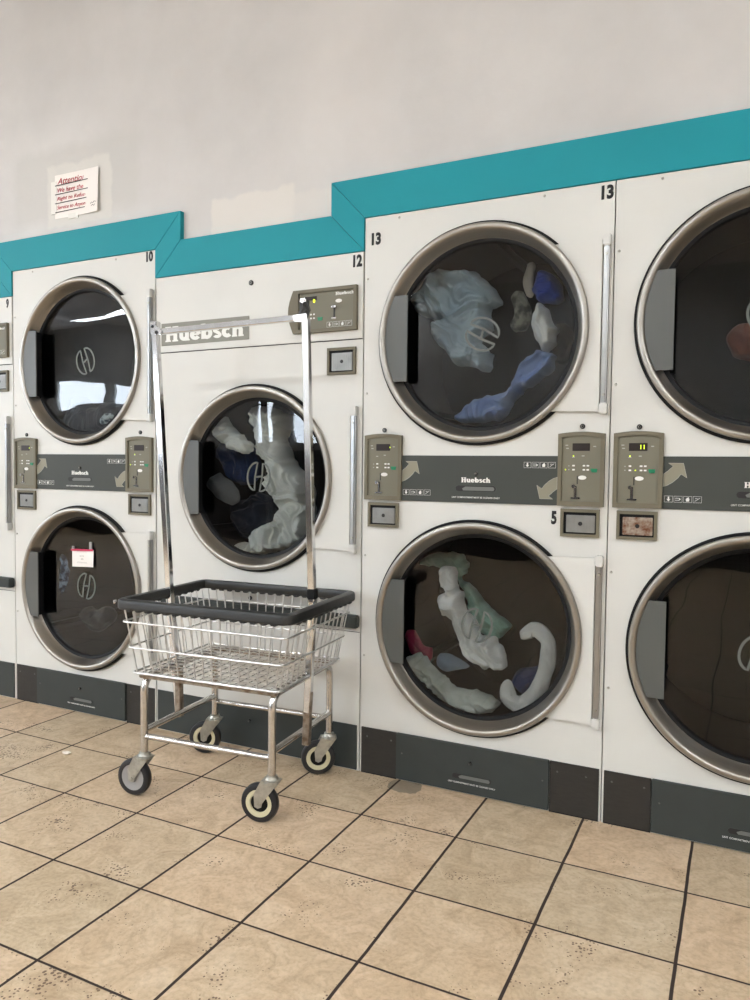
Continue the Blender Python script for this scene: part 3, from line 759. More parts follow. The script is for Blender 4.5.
for sy in (-1, 1):
    MB().tube([(-LW, sy * LD, .203), (LW, sy * LD, .203)], .0095, 12).build('cross_rail', M['worn_chrome'], cart, True)
# casters
for (lx, ly, ang, hub) in ((-LW, -LD, math.radians(187), 'hubgrey'), (LW, -LD, math.radians(191), 'cream'), (LW, LD, math.radians(212), 'cream'), (-LW, LD, math.radians(200), 'cream')):
    ca = MB().zlathe([(0, .175), (.010, .175), (.010, .150), (.0175, .149), (.019, .143), (.021, .139), (.026, .137), (.027, .131), (.024, .128), (0, .128)], lx, ly, 24)
    c = ca.build('caster', M['zinc'], cart, True, label='grey-centred wheel' if hub == 'hubgrey' else None)
    dx, dy = math.cos(ang - CR), math.sin(ang - CR); tr = .042
    tr = .038; wx, wy, wz, R_ = lx + dx * tr, ly + dy * tr, .0615, .0610
    ax = Vector((-dy, dx, 0))                                       # axle
    def tf(mb):
        for v in mb.bm.verts:
            q = v.co.copy(); v.co = Vector((wx, wy, wz)) + Vector((dx, dy, 0)) * q.x + ax * q.y + Vector((0, 0, q.z))
        return mb
    tf(MB().lathe([(.043, -.0135), (.052, -.0145), (.058, -.012), (.0610, -.006), (.0612, 0), (.0610, .006), (.058, .012), (.052, .0145), (.043, .0135)], 0, 0, 48, closed=True)).build('tyre', M['tyre'], c, True)
    if hub == 'cream':
        tf(MB().lathe([(.0435, -.0128), (.038, -.0140), (.030, -.0125), (.028, -.006), (.028, .006), (.030, .0125), (.038, .014), (.0435, .0128)], 0, 0, 48, closed=True)).build('wheel_rim', M['cream'], c, True)
        tf(MB().lathe([(0, -.009), (.010, -.009), (.029, -.007), (.029, .007), (.010, .009), (0, .009)], 0, 0, 32)).build('wheel_hub', M['black'], c, True)
    else:
        tf(MB().lathe([(0, -.009), (.018, -.009), (.022, -.0125), (.030, -.0105), (.037, -.0105), (.041, -.0135), (.0435, -.012), (.0435, .012), (.030, .0105), (.018, .009), (0, .009)], 0, 0, 48)).build('wheel_rim', M['hubgrey'], c, True)
    fk = MB()
    for sgn in (-1, 1):
        y = sgn * .019
        b = [(-.066, .134), (-.030, .136), (-.008, .128), (-.008, .1265), (.012, .055)]
        out = [(-tr - .026, .1335 - wz), (-tr + .030, .1335 - wz), (.014, .03), (.011, -.008), (0, -.013), (-.011, -.008), (-.014, .004)]
        fk.prism(out, y - .0013, y + .0013)
    fk.box(-tr - .026, -tr + .030, -.0203, .0203, .1325 - wz, .1355 - wz)
    fk.tube([(0, -.023, 0), (0, .023, 0)], .006, 10)
    tf(fk).build('fork', M['zinc'], c)
# basket: flared wire tub with rounded corners
ZR, ZB = .661, .408
TWt, TDt, TWb, TDb = .315, .238, .268, .216
def loop_pts(w, d, z, r, n=5):
    out = []
    for cx, cy, a0 in ((w - r, d - r, 0), (-w + r, d - r, 90), (-w + r, -d + r, 180), (w - r, -d + r, 270)):
        for k in range(n + 1):
            t = math.radians(a0 + 90 * k / n); out.append((cx + r * math.cos(t), cy + r * math.sin(t), z))
    return out
def wd(z):
    t = (z - ZB) / (ZR - ZB); return TWb + (TWt - TWb) * t, TDb + (TDt - TDb) * t
bk = MB()
for z, r in ((.585, .0032), (.500, .0032), (.416, .0040)):
    w, d = wd(z); bk.tube(loop_pts(w + .006, d + .006, z, .018), r, 6, closed=True)
w, d = wd(.64); bk.tube(loop_pts(w, d, .64, .025), .003, 6, closed=True)
def vw(x0, y0, x1, y1):
    bk.tube([(x0, y0, ZB + .004), (x1, y1, .650)], .0023, 6)
nx = 17
for k in range(nx):
    t = -1 + 2 * k / (nx - 1)
    for sy in (-1, 1): vw(t * (TWb - .01), sy * TDb, t * (TWt - .018), sy * TDt)
ny = 13
for k in range(ny):
    t = -1 + 2 * k / (ny - 1)
    for sx in (-1, 1): vw(sx * TWb, t * (TDb - .01), sx * TWt, t * (TDt - .018))
basket = bk.build('basket', M['wire'], cart, True)
fl = MB()
for k in range(nx):
    x = (-1 + 2 * k / (nx - 1)) * (TWb - .01); fl.tube([(x, -TDb, .4115), (x, TDb, .4115)], .0022, 5)
for k in range(ny):
    y = (-1 + 2 * k / (ny - 1)) * (TDb - .01); fl.tube([(-TWb, y, .4145), (TWb, y, .4145)], .0022, 5)
fl.build('basket_floor', M['wire'], basket, True)
for sy in (-1, 1):
    MB().box(-TWb + .01, TWb - .01, sy * (TDb - .012) - .009, sy * (TDb - .012) + .009, .397, .409, .003).build('basket_bearer', M['rusty'], basket)
# rim bumper: rounded rubber channel
rm = MB(); b = rm.bm
prof = [(.000, .026), (.000, .000), (-.003, -.004), (-.010, -.006), (-.013, -.010)]
def rim_rows():
    P = [(.013, .002), (.0145, .004), (.0145, .022), (.0125, .029), (.006, .032), (-.006, .033), (-.0135, .031), (-.0155, .026), (-.0155, .012), (-.0135, .008), (-.010, .000), (.010, -.001)]
    rows = []
    for dx, dz in P:
        rows.append([b.verts.new(v) for v in loop_pts(TWt + dx, TDt + dx, ZR - .033 + dz, .024 + dx, 8)])
    rows.append(rows[0])
    for a, c in zip(rows, rows[1:]):
        n = len(a)
        for k in range(n): b.faces.new((a[k], a[(k + 1) % n], c[(k + 1) % n], c[k]))
rim_rows()
for k in range(16):                                                 # moulded lugs along the underside
    x = (-1 + 2 * (k + .5) / 16) * (TWt - .03)
    for sy in (-1, 1): rm.box(x - .010, x + .010, sy * (TDt + .001) - .013, sy * (TDt + .001) + .013, ZR - .039, ZR - .029, .003)
for k in range(11):
    y = (-1 + 2 * (k + .5) / 11) * (TDt - .03)
    for sx in (-1, 1): rm.box(sx * (TWt + .001) - .013, sx * (TWt + .001) + .013, y - .010, y + .010, ZR - .039, ZR - .029, .003)
rim = rm.build('rim_bumper', M['rubber'], cart, True)
# bare wire tip at the worn corner
MB().tube([(-TWt - .016, -TDt + .004, ZR - .010), (-TWt - .013, -TDt - .009, ZR - .008), (-TWt - .006, -TDt - .0155, ZR - .014)], .0032, 8).build('bare_rim_corner', M['chrome'], rim, True)
# hanging rack
PL = [w2l(-1.806, -.300, .205), w2l(-1.838, -.300, .655), w2l(-1.902, -.300, 1.585)]
PR = [w2l(-1.262, -.300, .205), w2l(-1.243, -.300, .640), w2l(-1.275, -.300, 1.572)]
PL[0] = (PL[0][0] + .012, PL[0][1], PL[0][2])
pl_ = MB().tube(PL, .0115, square=True).build('rack_post', M['chrome'], cart, True)
MB().tube([(PL[0][0], PL[0][1], .20), (PL[0][0] - .003, PL[0][1], .40)], .0118, square=True).build('post_foot', M['rusty'], pl_)
pr_ = MB().tube(PR, .0115, square=True).build('rack_post', M['chrome'], cart, True)
MB().tube([(PR[0][0], PR[0][1], .19), (PR[0][0] + .008, PR[0][1], .40)], .0118, square=True).build('post_foot', M['rusty'], pr_, label='rusty lower end of the right post')
a, c = Vector(PL[2]), Vector(PR[2])
MB().tube([a + Vector((.004, 0, -.012)), c + Vector((-.012, 0, .006))], .0095, square=True).build('rack_bar', M['chrome'], cart, True)
br = MB()
br.box(a.x - .014, a.x + .014, a.y - .014, a.y + .014, a.z - .020, a.z + .026, .003)
br.prism([(a.x - .006, a.z + .012), (a.x + .010, a.z + .014), (a.x + .040, a.z - .012), (a.x + .038, a.z - .026), (a.x - .004, a.z - .020)], a.y - .017, a.y - .012, .001)
bo = br.build('corner_bracket', M['chrome'], cart, True)
MB().lathe([(0, a.y - .020), (.005, a.y - .019), (.006, a.y - .013)], a.x, a.z + .006, 12).lathe([(0, a.y - .021), (.006, a.y - .020), (.007, a.y - .016)], a.x + .018, a.z - .016, 12).build('bracket_bolt', M['ink'], bo)
br = MB()
br.prism([(c.x - .040, c.z + .012), (c.x + .008, c.z + .016), (c.x + .012, c.z - .014), (c.x - .034, c.z - .008)], c.y - .016, c.y - .011, .001)
br.build('corner_bracket', M['chrome'], cart, True)
tp = MB(); bb = bmesh.new(); bmesh.ops.create_icosphere(bb, subdivisions=3, radius=1)
for v in bb.verts:
    n_ = noise.noise(v.co * 3) * .35
    v.co = Vector((c.x - .004 + v.co.x * .018 * (1 + n_) - .010 * max(0, -v.co.z), c.y + v.co.y * .017 * (1 + n_), c.z + .028 + v.co.z * .034 * (1 + n_)))
tp.merge(bb); tp.build('black_tape', M['rubber'], cart, True)
MB().box(c.x - .014, c.x + .004, c.y - .016, c.y - .004, c.z + .050, c.z + .064, .003).build('bent_tip', M['chrome'], cart)
# dark sleeve on the right post just above the rim
q = Vector(PR[1])
MB().box(q.x - .0135, q.x + .0135, q.y - .0135, q.y + .0135, .672, .705, .002).build('post_sleeve', M['black'], cart)

# ------------------------------------------------------------------ papers
def sheet(x0, x1, z0, z1, y, curl, mat, name, skew=0.):
    mb = MB(); b = mb.bm; n = 14; f, k = [], []
    for i in range(n + 1):
        for j in range(n + 1):
            u, v = i / n, j / n
            yy = y - curl * (u ** 3) * (.4 + .6 * (1 - v)) - .001
            p = (x0 + (x1 - x0) * u, yy, z0 + (z1 - z0) * v + skew * u)
            f.append(b.verts.new(p)); k.append(b.verts.new((p[0], yy + .0006, p[2])))
    I = lambda i, j: i * (n + 1) + j
    for i in range(n):
        for j in range(n):
            b.faces.new((f[I(i, j)], f[I(i + 1, j)], f[I(i + 1, j + 1)], f[I(i, j + 1)])); b.faces.new((k[I(i, j)], k[I(i, j + 1)], k[I(i + 1, j + 1)], k[I(i + 1, j)]))
    for i in range(n):
        for A, B_ in ((I(i, 0), I(i + 1, 0)), (I(i, n), I(i + 1, n)), (I(0, i), I(0, i + 1)), (I(n, i), I(n, i + 1))): b.faces.new((f[A], f[B_], k[B_], k[A]))
    return mb.build(name, mat, None, True)
nt_ = sheet(-2.762, -2.497, 2.178, 2.366, .0145, .012, M['paper'], 'handwritten_notice', skew=-.002)
tag(nt_, 'handwritten paper notice in red with black underlines, taped to the wall above dryer 10', 'notice')
for i, (s, wd_, x) in enumerate((('Attention', .170, -2.672), ('We have the', .155, -2.678), ('Right to Refuse', .180, -2.668), ('Service to Anyone', .182, -2.666))):
    z = 2.334 - i * .0385 + .002
    text('handwriting', s, x + .012, z, (.026, .019, .021, .021)[i], M['red'], nt_, .0118 - .0007 * i, w=wd_, shear=.3, bold=.004, th=.0005, rot=-.01)
    MB().ribbon([(-2.757, z - .0165), (-2.66, z - .0155), (-2.560, z - .0145)], .0034, .0098, .0104).build('underline', M['ink'], nt_)
MB().ribbon([(-2.540, 2.212), (-2.532, 2.217), (-2.526, 2.213), (-2.518, 2.220), (-2.508, 2.217)], .0018, .004, .0046).ribbon([(-2.535, 2.203), (-2.526, 2.207), (-2.520, 2.202), (-2.514, 2.208)], .0018, .004, .0046).build('signature', M['ink'], nt_)
MB().box(-2.785, -2.752, .0122, .0158, 2.20, 2.34).build('tape', M['tape'], nt_)
MB().box(-2.68, -2.62, .0122, .0158, 2.168, 2.190).build('tape', M['tape'], nt_)
n2 = sheet(-2.682, -2.549, .642, .716, .0245, .006, M['paper'], 'paper_note', skew=.006)
tag(n2, 'small white paper note with pink top edge on the lower door glass of dryer 10', 'note')
MB().prism([(-2.682, .713), (-2.549, .719), (-2.549, .727), (-2.682, .722)], .0160, .0180).build('pink_edge', M['pinkred'], n2)
scr = MB()
for z_, a_, c_ in ((.693, -2.632, -2.606), (.680, -2.624, -2.610), (.664, -2.648, -2.588)):
    scr.ribbon([(a_ + (c_ - a_) * k / 10, z_ + (.0035 if k % 2 else -.0035)) for k in range(11)], .0014, .0195, .0200)
scr.build('handwriting', M['greyprint'], n2)
MB().box(-2.575, -2.561, .020, .0255, .722, .758, .0003).build('tape', M['hubgrey'], n2)
MB().box(-2.680, -2.668, .020, .0255, .718, .734, .0003).build('tape', M['hubgrey'], n2)
cr = MB(); bb = bmesh.new(); bmesh.ops.create_icosphere(bb, subdivisions=2, radius=1)
for v in bb.verts:
    n_ = 1 + .4 * noise.noise(v.co * 2); v.co = Vector((-2.275 + v.co.x * .020 * n_, -.375 + v.co.y * .010 * n_, .006 + max(-.006, v.co.z * .007 * n_)))
cr.merge(bb); tag(cr.build('paper_crumb', M['crumb'], None, True), 'tiny crumpled bit of white paper lying on the floor left of the cart', 'litter')

# ------------------------------------------------------------------ laundry
def catmull(P, n):
    out = []; m = len(P)
    for i in range(m - 1):
        p0, p1, p2, p3 = P[max(i - 1, 0)], P[i], P[i + 1], P[min(i + 2, m - 1)]
        for k in range(n):
            t = k / n
            out.append([.5 * ((2 * b_) + (-a_ + c_) * t + (2 * a_ - 5 * b_ + 4 * c_ - d_) * t * t + (-a_ + 3 * b_ - 3 * c_ + d_) * t ** 3) for a_, b_, c_, d_ in zip(p0, p1, p2, p3)])
    out.append(list(P[-1])); return out
def garment(name, pts, mat, label, cat='laundry', amp=.5, thick=.55, seed=0, group='laundry tumbling in the dryers'):
    # a rumpled length of cloth: closed cross-sections, sharp creases running mostly along it
    P = catmull([(x, y, z, w) for x, y, z, w in pts], 16); seg = 110; b = bmesh.new(); rows = []; n = len(P)
    o1 = Vector((seed * 3.7, seed * 1.3, 5.1)); s_ = 0.
    ridge = lambda q: 1 - 2 * abs(noise.noise(q))
    for i, (x, y, z, w) in enumerate(P):
        a, c = P[max(i - 1, 0)], P[min(i + 1, n - 1)]
        d = Vector((c[0] - a[0], 0, c[2] - a[2])); s_ += d.length / 2; d = d.normalized() if d.length > 1e-6 else Vector((0, 0, -1))
        sd = Vector((-d.z, 0, d.x)); t = i / (n - 1)
        e = min(1, min(t, 1 - t) * 8); end = .18 + .82 * e ** .7
        W = w * end * (1 + .35 * noise.noise(Vector((s_ * 14, seed, 1))))
        W2 = w * end * (1 + .35 * noise.noise(Vector((s_ * 14, seed, 9))))
        row = []
        for k in range(seg):
            th = 2 * PI * k / seg; c_, s2 = math.cos(th), math.sin(th)
            base = Vector((c_ * w * 17, s2 * w * thick * 17, s_ * 8)) + o1
            wp = Vector((noise.noise(base * .8), noise.noise(base * .8 + Vector((9, 2, 1))), 0)) * .9
            r1 = ridge(base + wp); r2 = ridge(base * 2.3 + wp * 1.5 + Vector((3, 1, 7)))
            f = 1 + amp * (.62 * r1 + .26 * r2 - .3)
            ww = (W if c_ > 0 else W2) * (1 + (f - 1) * .4)
            row.append(b.verts.new(Vector((x, y, z)) + sd * (ww * c_) + Vector((0, 1, 0)) * (w * thick * end * s2 * f) + d * (w * .35 * noise.noise(base * .6 + Vector((7, 0, 0))))))
        rows.append(row)
    for r0, r1 in zip(rows, rows[1:]):
        for k in range(seg): b.faces.new((r0[k], r0[(k + 1) % seg], r1[(k + 1) % seg], r1[k]))
    b.faces.new(rows[0][::-1]); b.faces.new(rows[-1])
    for v in b.verts:                                               # keep clear of the door glass
        g = noise.noise(v.co * 24 + Vector((seed, 0, 0))) * .007 + ridge(v.co * 38 + Vector((seed, 0, 0))) * .0022
        v.co.y += g
        if v.co.y < .050: v.co.y = .050 + (v.co.y - .050) * .12
    mb = MB(); mb.bm.free(); mb.bm = b
    o = mb.build(name, mat, None, False)
    for p in o.data.polygons: p.use_smooth = True
    return tag(o, label, cat, group)

def draped(name, outline, mat, label, cat, y=.1, T=.035, fold=0., freq=15., amp=.030, seed=0, group='laundry tumbling in the dryers'):
    # crumpled cloth with a traced hem: rounded front full of creases, closed at the back
    pts = []; m = len(outline)
    for i in range(m):
        p0, p1, p2, p3 = (Vector(outline[(i + k - 1) % m]) for k in range(4))
        for k in range(5):
            t = k / 5; pts.append(.5 * ((2 * p1) + (-p0 + p2) * t + (2 * p0 - 5 * p1 + 4 * p2 - p3) * t * t + (-p0 + 3 * p1 - 3 * p2 + p3) * t ** 3))
    for i, p in enumerate(pts):                                     # ragged, puckered hem
        e = (pts[(i + 1) % len(pts)] - pts[i - 1]); nn = Vector((-e.y, e.x)).normalized()
        pts[i] = p + nn * (.010 * noise.noise(Vector((p.x * 45, p.y * 45, seed))) + .006 * noise.noise(Vector((p.x * 110, p.y * 110, seed))))
    n = len(pts); h = .0032
    x0, x1 = min(p.x for p in pts) - h, max(p.x for p in pts) + h; z0, z1 = min(p.y for p in pts) - h, max(p.y for p in pts) + h
    def inside(x, z):
        r = False
        for i in range(n):
            a, c = pts[i], pts[i - 1]
            if (a.y > z) != (c.y > z) and x < (c.x - a.x) * (z - a.y) / (c.y - a.y) + a.x: r = not r
        return r
    def near(x, z):
        best = 1e9; bp = None; q = Vector((x, z))
        for i in range(n):
            a, c = pts[i - 1], pts[i]; e = c - a; t = max(0, min(1, (q - a).dot(e) / max(e.length_squared, 1e-12))); p = a + e * t; d = (p - q).length_squared
            if d < best: best, bp = d, p
        return math.sqrt(best), bp
    NX, NZ = int((x1 - x0) / h) + 1, int((z1 - z0) / h) + 1
    ins = {}
    for i in range(NX + 1):
        for j in range(NZ + 1): ins[i, j] = inside(x0 + i * h, z0 + j * h)
    b = bmesh.new(); F, K = {}, {}
    cf, sf = math.cos(math.radians(fold)), math.sin(math.radians(fold)); so = Vector((seed * 2.3, seed * 5.1, 0))
    ridge = lambda q: 1 - 2 * abs(noise.noise(q))
    def vert(i, j):
        if (i, j) in F: return
        x, z = x0 + i * h, z0 + j * h; d, p = near(x, z)
        if not ins[i, j]: x, z, d = p.x, p.y, 0.
        u, v = x * cf + z * sf, -x * sf + z * cf                     # u runs along the creases
        wq = Vector((noise.noise(Vector((x * 9, z * 9, seed))), noise.noise(Vector((x * 9, z * 9, seed + 5))), 0)) * 1.1
        q = Vector((u * freq * .28, v * freq, 0)) + so + wq
        f = .62 * ridge(q) + .26 * ridge(q * 2.2 + Vector((4, 1, 0))) + .12 * ridge(q * 4.6)
        e = min(1, d / .028); rise = math.sqrt(max(0, 1 - (1 - e) ** 2))
        yf = y - T * rise - amp * (f - .2) * min(1, .25 + d / .02) + .006
        yf = min(yf, y + .03)
        if yf < .052: yf = .052 + (yf - .052) * .15
        F[i, j] = b.verts.new((x, yf, z)); K[i, j] = b.verts.new((x, max(yf + .004, y + .034 + T * .5 * rise), z))
    def cells():
        for i in range(NX):
            for j in range(NZ):
                k = [(i, j), (i + 1, j), (i + 1, j + 1), (i, j + 1)]
                if sum(ins[c] for c in k) >= 1: yield k
    cnt = {}
    for k in cells():
        for c in k: vert(*c)
        b.faces.new([F[c] for c in k]); b.faces.new([K[c] for c in k[::-1]])
        for a_, c_ in zip(k, k[1:] + k[:1]):
            e = frozenset((a_, c_)); cnt[e] = cnt.get(e, 0) + 1
    for e, c in cnt.items():
        if c == 1:
            a_, c_ = tuple(e); b.faces.new((F[a_], F[c_], K[c_], K[a_]))
    mb = MB(); mb.bm.free(); mb.bm = b
    o = mb.build(name, mat, None, False)
    for p in o.data.polygons: p.use_smooth = True
    return tag(o, label, cat, group)

C_ = {
 'towel': cloth_mat('grey_blue_terry', L(150, 166, 176), L(170, 186, 192)),
 'camo': cloth_mat('mottled_cloth', L(70, 70, 62), L(150, 148, 132), 30),
 'blue': cloth_mat('royal_blue', L(36, 58, 140), L(48, 72, 160)),
 'white': cloth_mat('white_cotton', L(225, 224, 217), L(238, 237, 231)),
 'offwhite': cloth_mat('offwhite_cotton', L(222, 223, 213), L(236, 236, 228)),
 'denim': cloth_mat('pale_denim', L(118, 140, 188), L(140, 160, 200)),
 'mint': cloth_mat('mint_cloth', L(138, 178, 160), L(160, 196, 178)),
 'sock': cloth_mat('grey_knit', L(196, 194, 188), L(212, 210, 204)),
 'pale': cloth_mat('pale_sage_cloth', L(180, 184, 170), L(206, 208, 196)),
 'sky': cloth_mat('pale_blue_cloth', L(130, 148, 168), L(146, 162, 178)),
 'pink': cloth_mat('magenta_cloth', L(160, 30, 72), L(180, 44, 84)),
 'navy': cloth_mat('navy_cloth', L(24, 42, 76), L(38, 62, 108)),
 'navyd': cloth_mat('dark_navy_cloth', L(16, 22, 36), L(26, 34, 50)),
 'greyd': cloth_mat('slate_cloth', L(98, 100, 102), L(120, 121, 122)),
 'print': cloth_mat('printed_cloth', L(60, 74, 84), L(185, 195, 195), 60),
 'strip': cloth_mat('checked_cloth', L(40, 56, 84), L(150, 180, 215), 38),
 'brown': cloth_mat('rust_brown_cloth', L(112, 62, 48), L(132, 78, 60)),
 'olive': cloth_mat('dark_brown_cloth', L(70, 58, 48), L(96, 84, 70)),
 'beige': cloth_mat('beige_cloth', L(170, 160, 142), L(190, 182, 166)),
 'black': cloth_mat('charcoal_cloth', L(36, 36, 38), L(48, 48, 50)),
}
draped('towel', [(-1.107, 1.701), (-1.067, 1.752), (-0.999, 1.809), (-0.932, 1.797), (-0.875, 1.791), (-0.828, 1.752), (-0.779, 1.686), (-0.817, 1.65), (-0.811, 1.588), (-0.852, 1.556), (-0.805, 1.5), (-0.818, 1.439), (-0.86, 1.454), (-0.926, 1.471), (-0.965, 1.509), (-1.01, 1.557), (-1.026, 1.612), (-0.977, 1.634), (-1.016, 1.634), (-1.071, 1.661)], C_['towel'], 'large pale grey-blue towel tumbling on the left of the upper drum of dryer 13', 'towel', y=0.17, fold=-35, seed=3, T=.05, amp=.060, freq=11)
garment('shirt', [(-0.736, 0.22, 1.719, 0.023), (-0.71, 0.22, 1.647, 0.028), (-0.729, 0.22, 1.579, 0.026)], C_['camo'], 'narrow mottled grey-green cloth in the middle of the upper drum of dryer 13', 'shirt', 0.57, .8, 5)
draped('shirt', [(-0.649, 1.742), (-0.619, 1.765), (-0.576, 1.727), (-0.558, 1.667), (-0.591, 1.653), (-0.634, 1.669), (-0.657, 1.705)], C_['blue'], 'royal blue garment at the upper right of the upper drum of dryer 13', 'shirt', y=0.15, fold=-50, seed=6, amp=.035, freq=19)
draped('shirt', [(-0.652, 1.623), (-0.623, 1.654), (-0.588, 1.592), (-0.574, 1.558), (-0.594, 1.501), (-0.62, 1.502), (-0.646, 1.546)], C_['white'], 'white garment below the blue one in the upper drum of dryer 13', 'shirt', y=0.14, fold=-60, seed=5, amp=.035, freq=19)
draped('jeans', [(-0.637, 1.495), (-0.59, 1.484), (-0.584, 1.433), (-0.635, 1.393), (-0.695, 1.361), (-0.729, 1.31), (-0.755, 1.272), (-0.846, 1.26), (-0.922, 1.266), (-0.894, 1.314), (-0.82, 1.348), (-0.748, 1.363), (-0.713, 1.405), (-0.688, 1.464)], C_['denim'], 'pale blue denim garment curving along the bottom of the upper drum of dryer 13', 'trousers', y=0.14, fold=48, seed=4, amp=.040, freq=16)
draped('shirt', [(-1.09, 0.735), (-1.04, 0.781), (-0.951, 0.787), (-0.906, 0.757), (-0.906, 0.72), (-0.93, 0.686), (-0.881, 0.662), (-0.842, 0.615), (-0.794, 0.574), (-0.742, 0.534), (-0.764, 0.495), (-0.811, 0.476), (-0.845, 0.514), (-0.879, 0.556), (-0.899, 0.619), (-0.924, 0.668), (-0.959, 0.721), (-1.019, 0.731)], C_['mint'], 'mint green garment falling across the lower drum of dryer 13', 'shirt', y=0.225, fold=-50, seed=8, amp=.030, freq=17, T=.020)
draped('shirt', [(-0.962, 0.738), (-0.914, 0.742), (-0.909, 0.688), (-0.885, 0.649), (-0.865, 0.588), (-0.836, 0.564), (-0.821, 0.512), (-0.771, 0.508), (-0.725, 0.461), (-0.732, 0.407), (-0.769, 0.406), (-0.815, 0.414), (-0.872, 0.452), (-0.896, 0.513), (-0.926, 0.564), (-0.96, 0.579), (-0.966, 0.633), (-0.947, 0.662), (-0.962, 0.697)], C_['white'], 'white garment hanging beside the mint one in the lower drum of dryer 13', 'shirt', y=0.12, fold=-62, seed=7, amp=.048, freq=15)
garment('cloth', [(-0.600, 0.25, 1.60, 0.030), (-0.572, 0.25, 1.54, 0.040), (-0.565, 0.25, 1.47, 0.028)], C_['olive'], 'dark brown cloth at the right edge of the upper drum of dryer 13', 'cloth', 0.6, .7, 31)
garment('cloth', [(-0.672, 0.20, 1.81, 0.014), (-0.688, 0.20, 1.75, 0.018), (-0.676, 0.20, 1.69, 0.014)], C_['beige'], 'thin beige cloth beside the blue garment in the upper drum of dryer 13', 'cloth', 0.5, .7, 32)
garment('sock', [(-0.656, 0.09, 0.54, 0.034), (-0.611, 0.09, 0.565, 0.027), (-0.568, 0.09, 0.529, 0.024), (-0.57, 0.09, 0.452, 0.026), (-0.592, 0.09, 0.372, 0.027), (-0.642, 0.09, 0.308, 0.029), (-0.695, 0.09, 0.322, 0.031), (-0.701, 0.09, 0.383, 0.028)], C_['sock'], 'long grey knitted sock curled at the right of the lower drum of dryer 13', 'sock', 0.27, .7, 11)
draped('towel', [(-1.095, 0.4), (-1.04, 0.411), (-0.99, 0.362), (-0.95, 0.339), (-0.911, 0.308), (-0.835, 0.309), (-0.77, 0.292), (-0.751, 0.268), (-0.787, 0.24), (-0.862, 0.237), (-0.92, 0.251), (-0.969, 0.281), (-1.019, 0.32), (-1.059, 0.343)], C_['pale'], 'pale sage towel heaped at the bottom left of the lower drum of dryer 13', 'towel', y=0.13, fold=-35, seed=9, amp=.045, freq=18)
garment('cloth', [(-1.000, 0.20, 0.395, 0.022), (-0.954, 0.20, 0.385, 0.030), (-0.877, 0.20, 0.380, 0.009)], C_['sky'], 'pale blue pointed cloth above the sage towel in the lower drum of dryer 13', 'cloth', 0.38, .5, 13)
garment('cloth', [(-1.133, 0.22, 0.481, 0.025), (-1.09, 0.22, 0.418, 0.029), (-1.028, 0.22, 0.392, 0.029)], C_['pink'], 'magenta garment glimpsed at the left of the lower drum of dryer 13', 'cloth', 0.57, .7, 14)
garment('cloth', [(-0.699, 0.22, 0.31, 0.031), (-0.664, 0.22, 0.351, 0.04), (-0.611, 0.22, 0.394, 0.026)], C_['navy'], 'navy cloth behind the grey sock in the lower drum of dryer 13', 'cloth', 0.57, .7, 15)
draped('bed_sheet', [(-1.789, 1.342), (-1.725, 1.333), (-1.654, 1.309), (-1.644, 1.256), (-1.671, 1.212), (-1.653, 1.159), (-1.608, 1.092), (-1.547, 1.033), (-1.537, 0.93), (-1.536, 0.841), (-1.579, 0.786), (-1.686, 0.757), (-1.777, 0.736), (-1.861, 0.739), (-1.88, 0.777), (-1.824, 0.772), (-1.805, 0.804), (-1.777, 0.852), (-1.686, 0.887), (-1.678, 0.955), (-1.732, 1.007), (-1.737, 1.083), (-1.761, 1.136), (-1.784, 1.174), (-1.779, 1.227), (-1.794, 1.289)], C_['offwhite'], 'big white sheet sweeping down the right of the drum of dryer 12', 'sheet', y=0.18, fold=-65, seed=12, amp=.075, freq=11, T=.045)
draped('shirt', [(-1.972, 1.265), (-1.919, 1.302), (-1.887, 1.263), (-1.84, 1.225), (-1.810, 1.207), (-1.785, 1.190), (-1.788, 1.160), (-1.810, 1.150), (-1.84, 1.157), (-1.896, 1.18), (-1.943, 1.218)], C_['offwhite'], 'white garment slanting across the upper left of the drum of dryer 12', 'shirt', y=0.10, fold=-42, seed=11, amp=.036, freq=16, T=.025)
garment('trousers', [(-2.04, 0.25, 1.18, 0.053), (-1.93, 0.25, 1.12, 0.075), (-1.94, 0.25, 1.025, 0.052)], C_['navy'], 'navy trousers at the middle left of the drum of dryer 12', 'trousers', 0.57, .8, 18)
garment('trousers', [(-1.94, 0.26, 0.850, 0.050), (-1.896, 0.26, 0.867, 0.09), (-1.782, 0.26, 0.942, 0.067)], C_['navyd'], 'dark navy trousers heaped at the bottom of the drum of dryer 12', 'trousers', 0.57, .8, 19)
garment('cloth', [(-1.90, 0.27, 1.280, 0.035), (-1.85, 0.27, 1.300, 0.045), (-1.78, 0.27, 1.295, 0.035)], C_['navyd'], 'dark navy cloth at the top of the drum of dryer 12', 'cloth', 0.57, .8, 20)
garment('shirt', [(-2.005, 0.15, 1.048, 0.039), (-1.956, 0.15, 1.003, 0.047), (-1.861, 0.15, 0.959, 0.026)], C_['greyd'], 'slate grey garment at the lower left of the drum of dryer 12', 'shirt', 0.66, .6, 21)
draped('trousers', [(-2.842, 1.273), (-2.748, 1.395), (-2.731, 1.401), (-2.647, 1.351), (-2.559, 1.377), (-2.495, 1.368), (-2.463, 1.331), (-2.516, 1.284), (-2.604, 1.245), (-2.749, 1.238)], C_['navyd'], 'dark navy garments heaped at the bottom of the upper drum of dryer 10', 'trousers', y=0.13, fold=60, seed=13, amp=.045, freq=13)
garment('shirt', [(-2.560, 0.068, 1.285, 0.012), (-2.52, 0.068, 1.302, 0.020), (-2.475, 0.068, 1.312, 0.010)], C_['print'], 'pale printed cloth on the navy heap in the upper drum of dryer 10', 'shirt', 0.57, .4, 23)
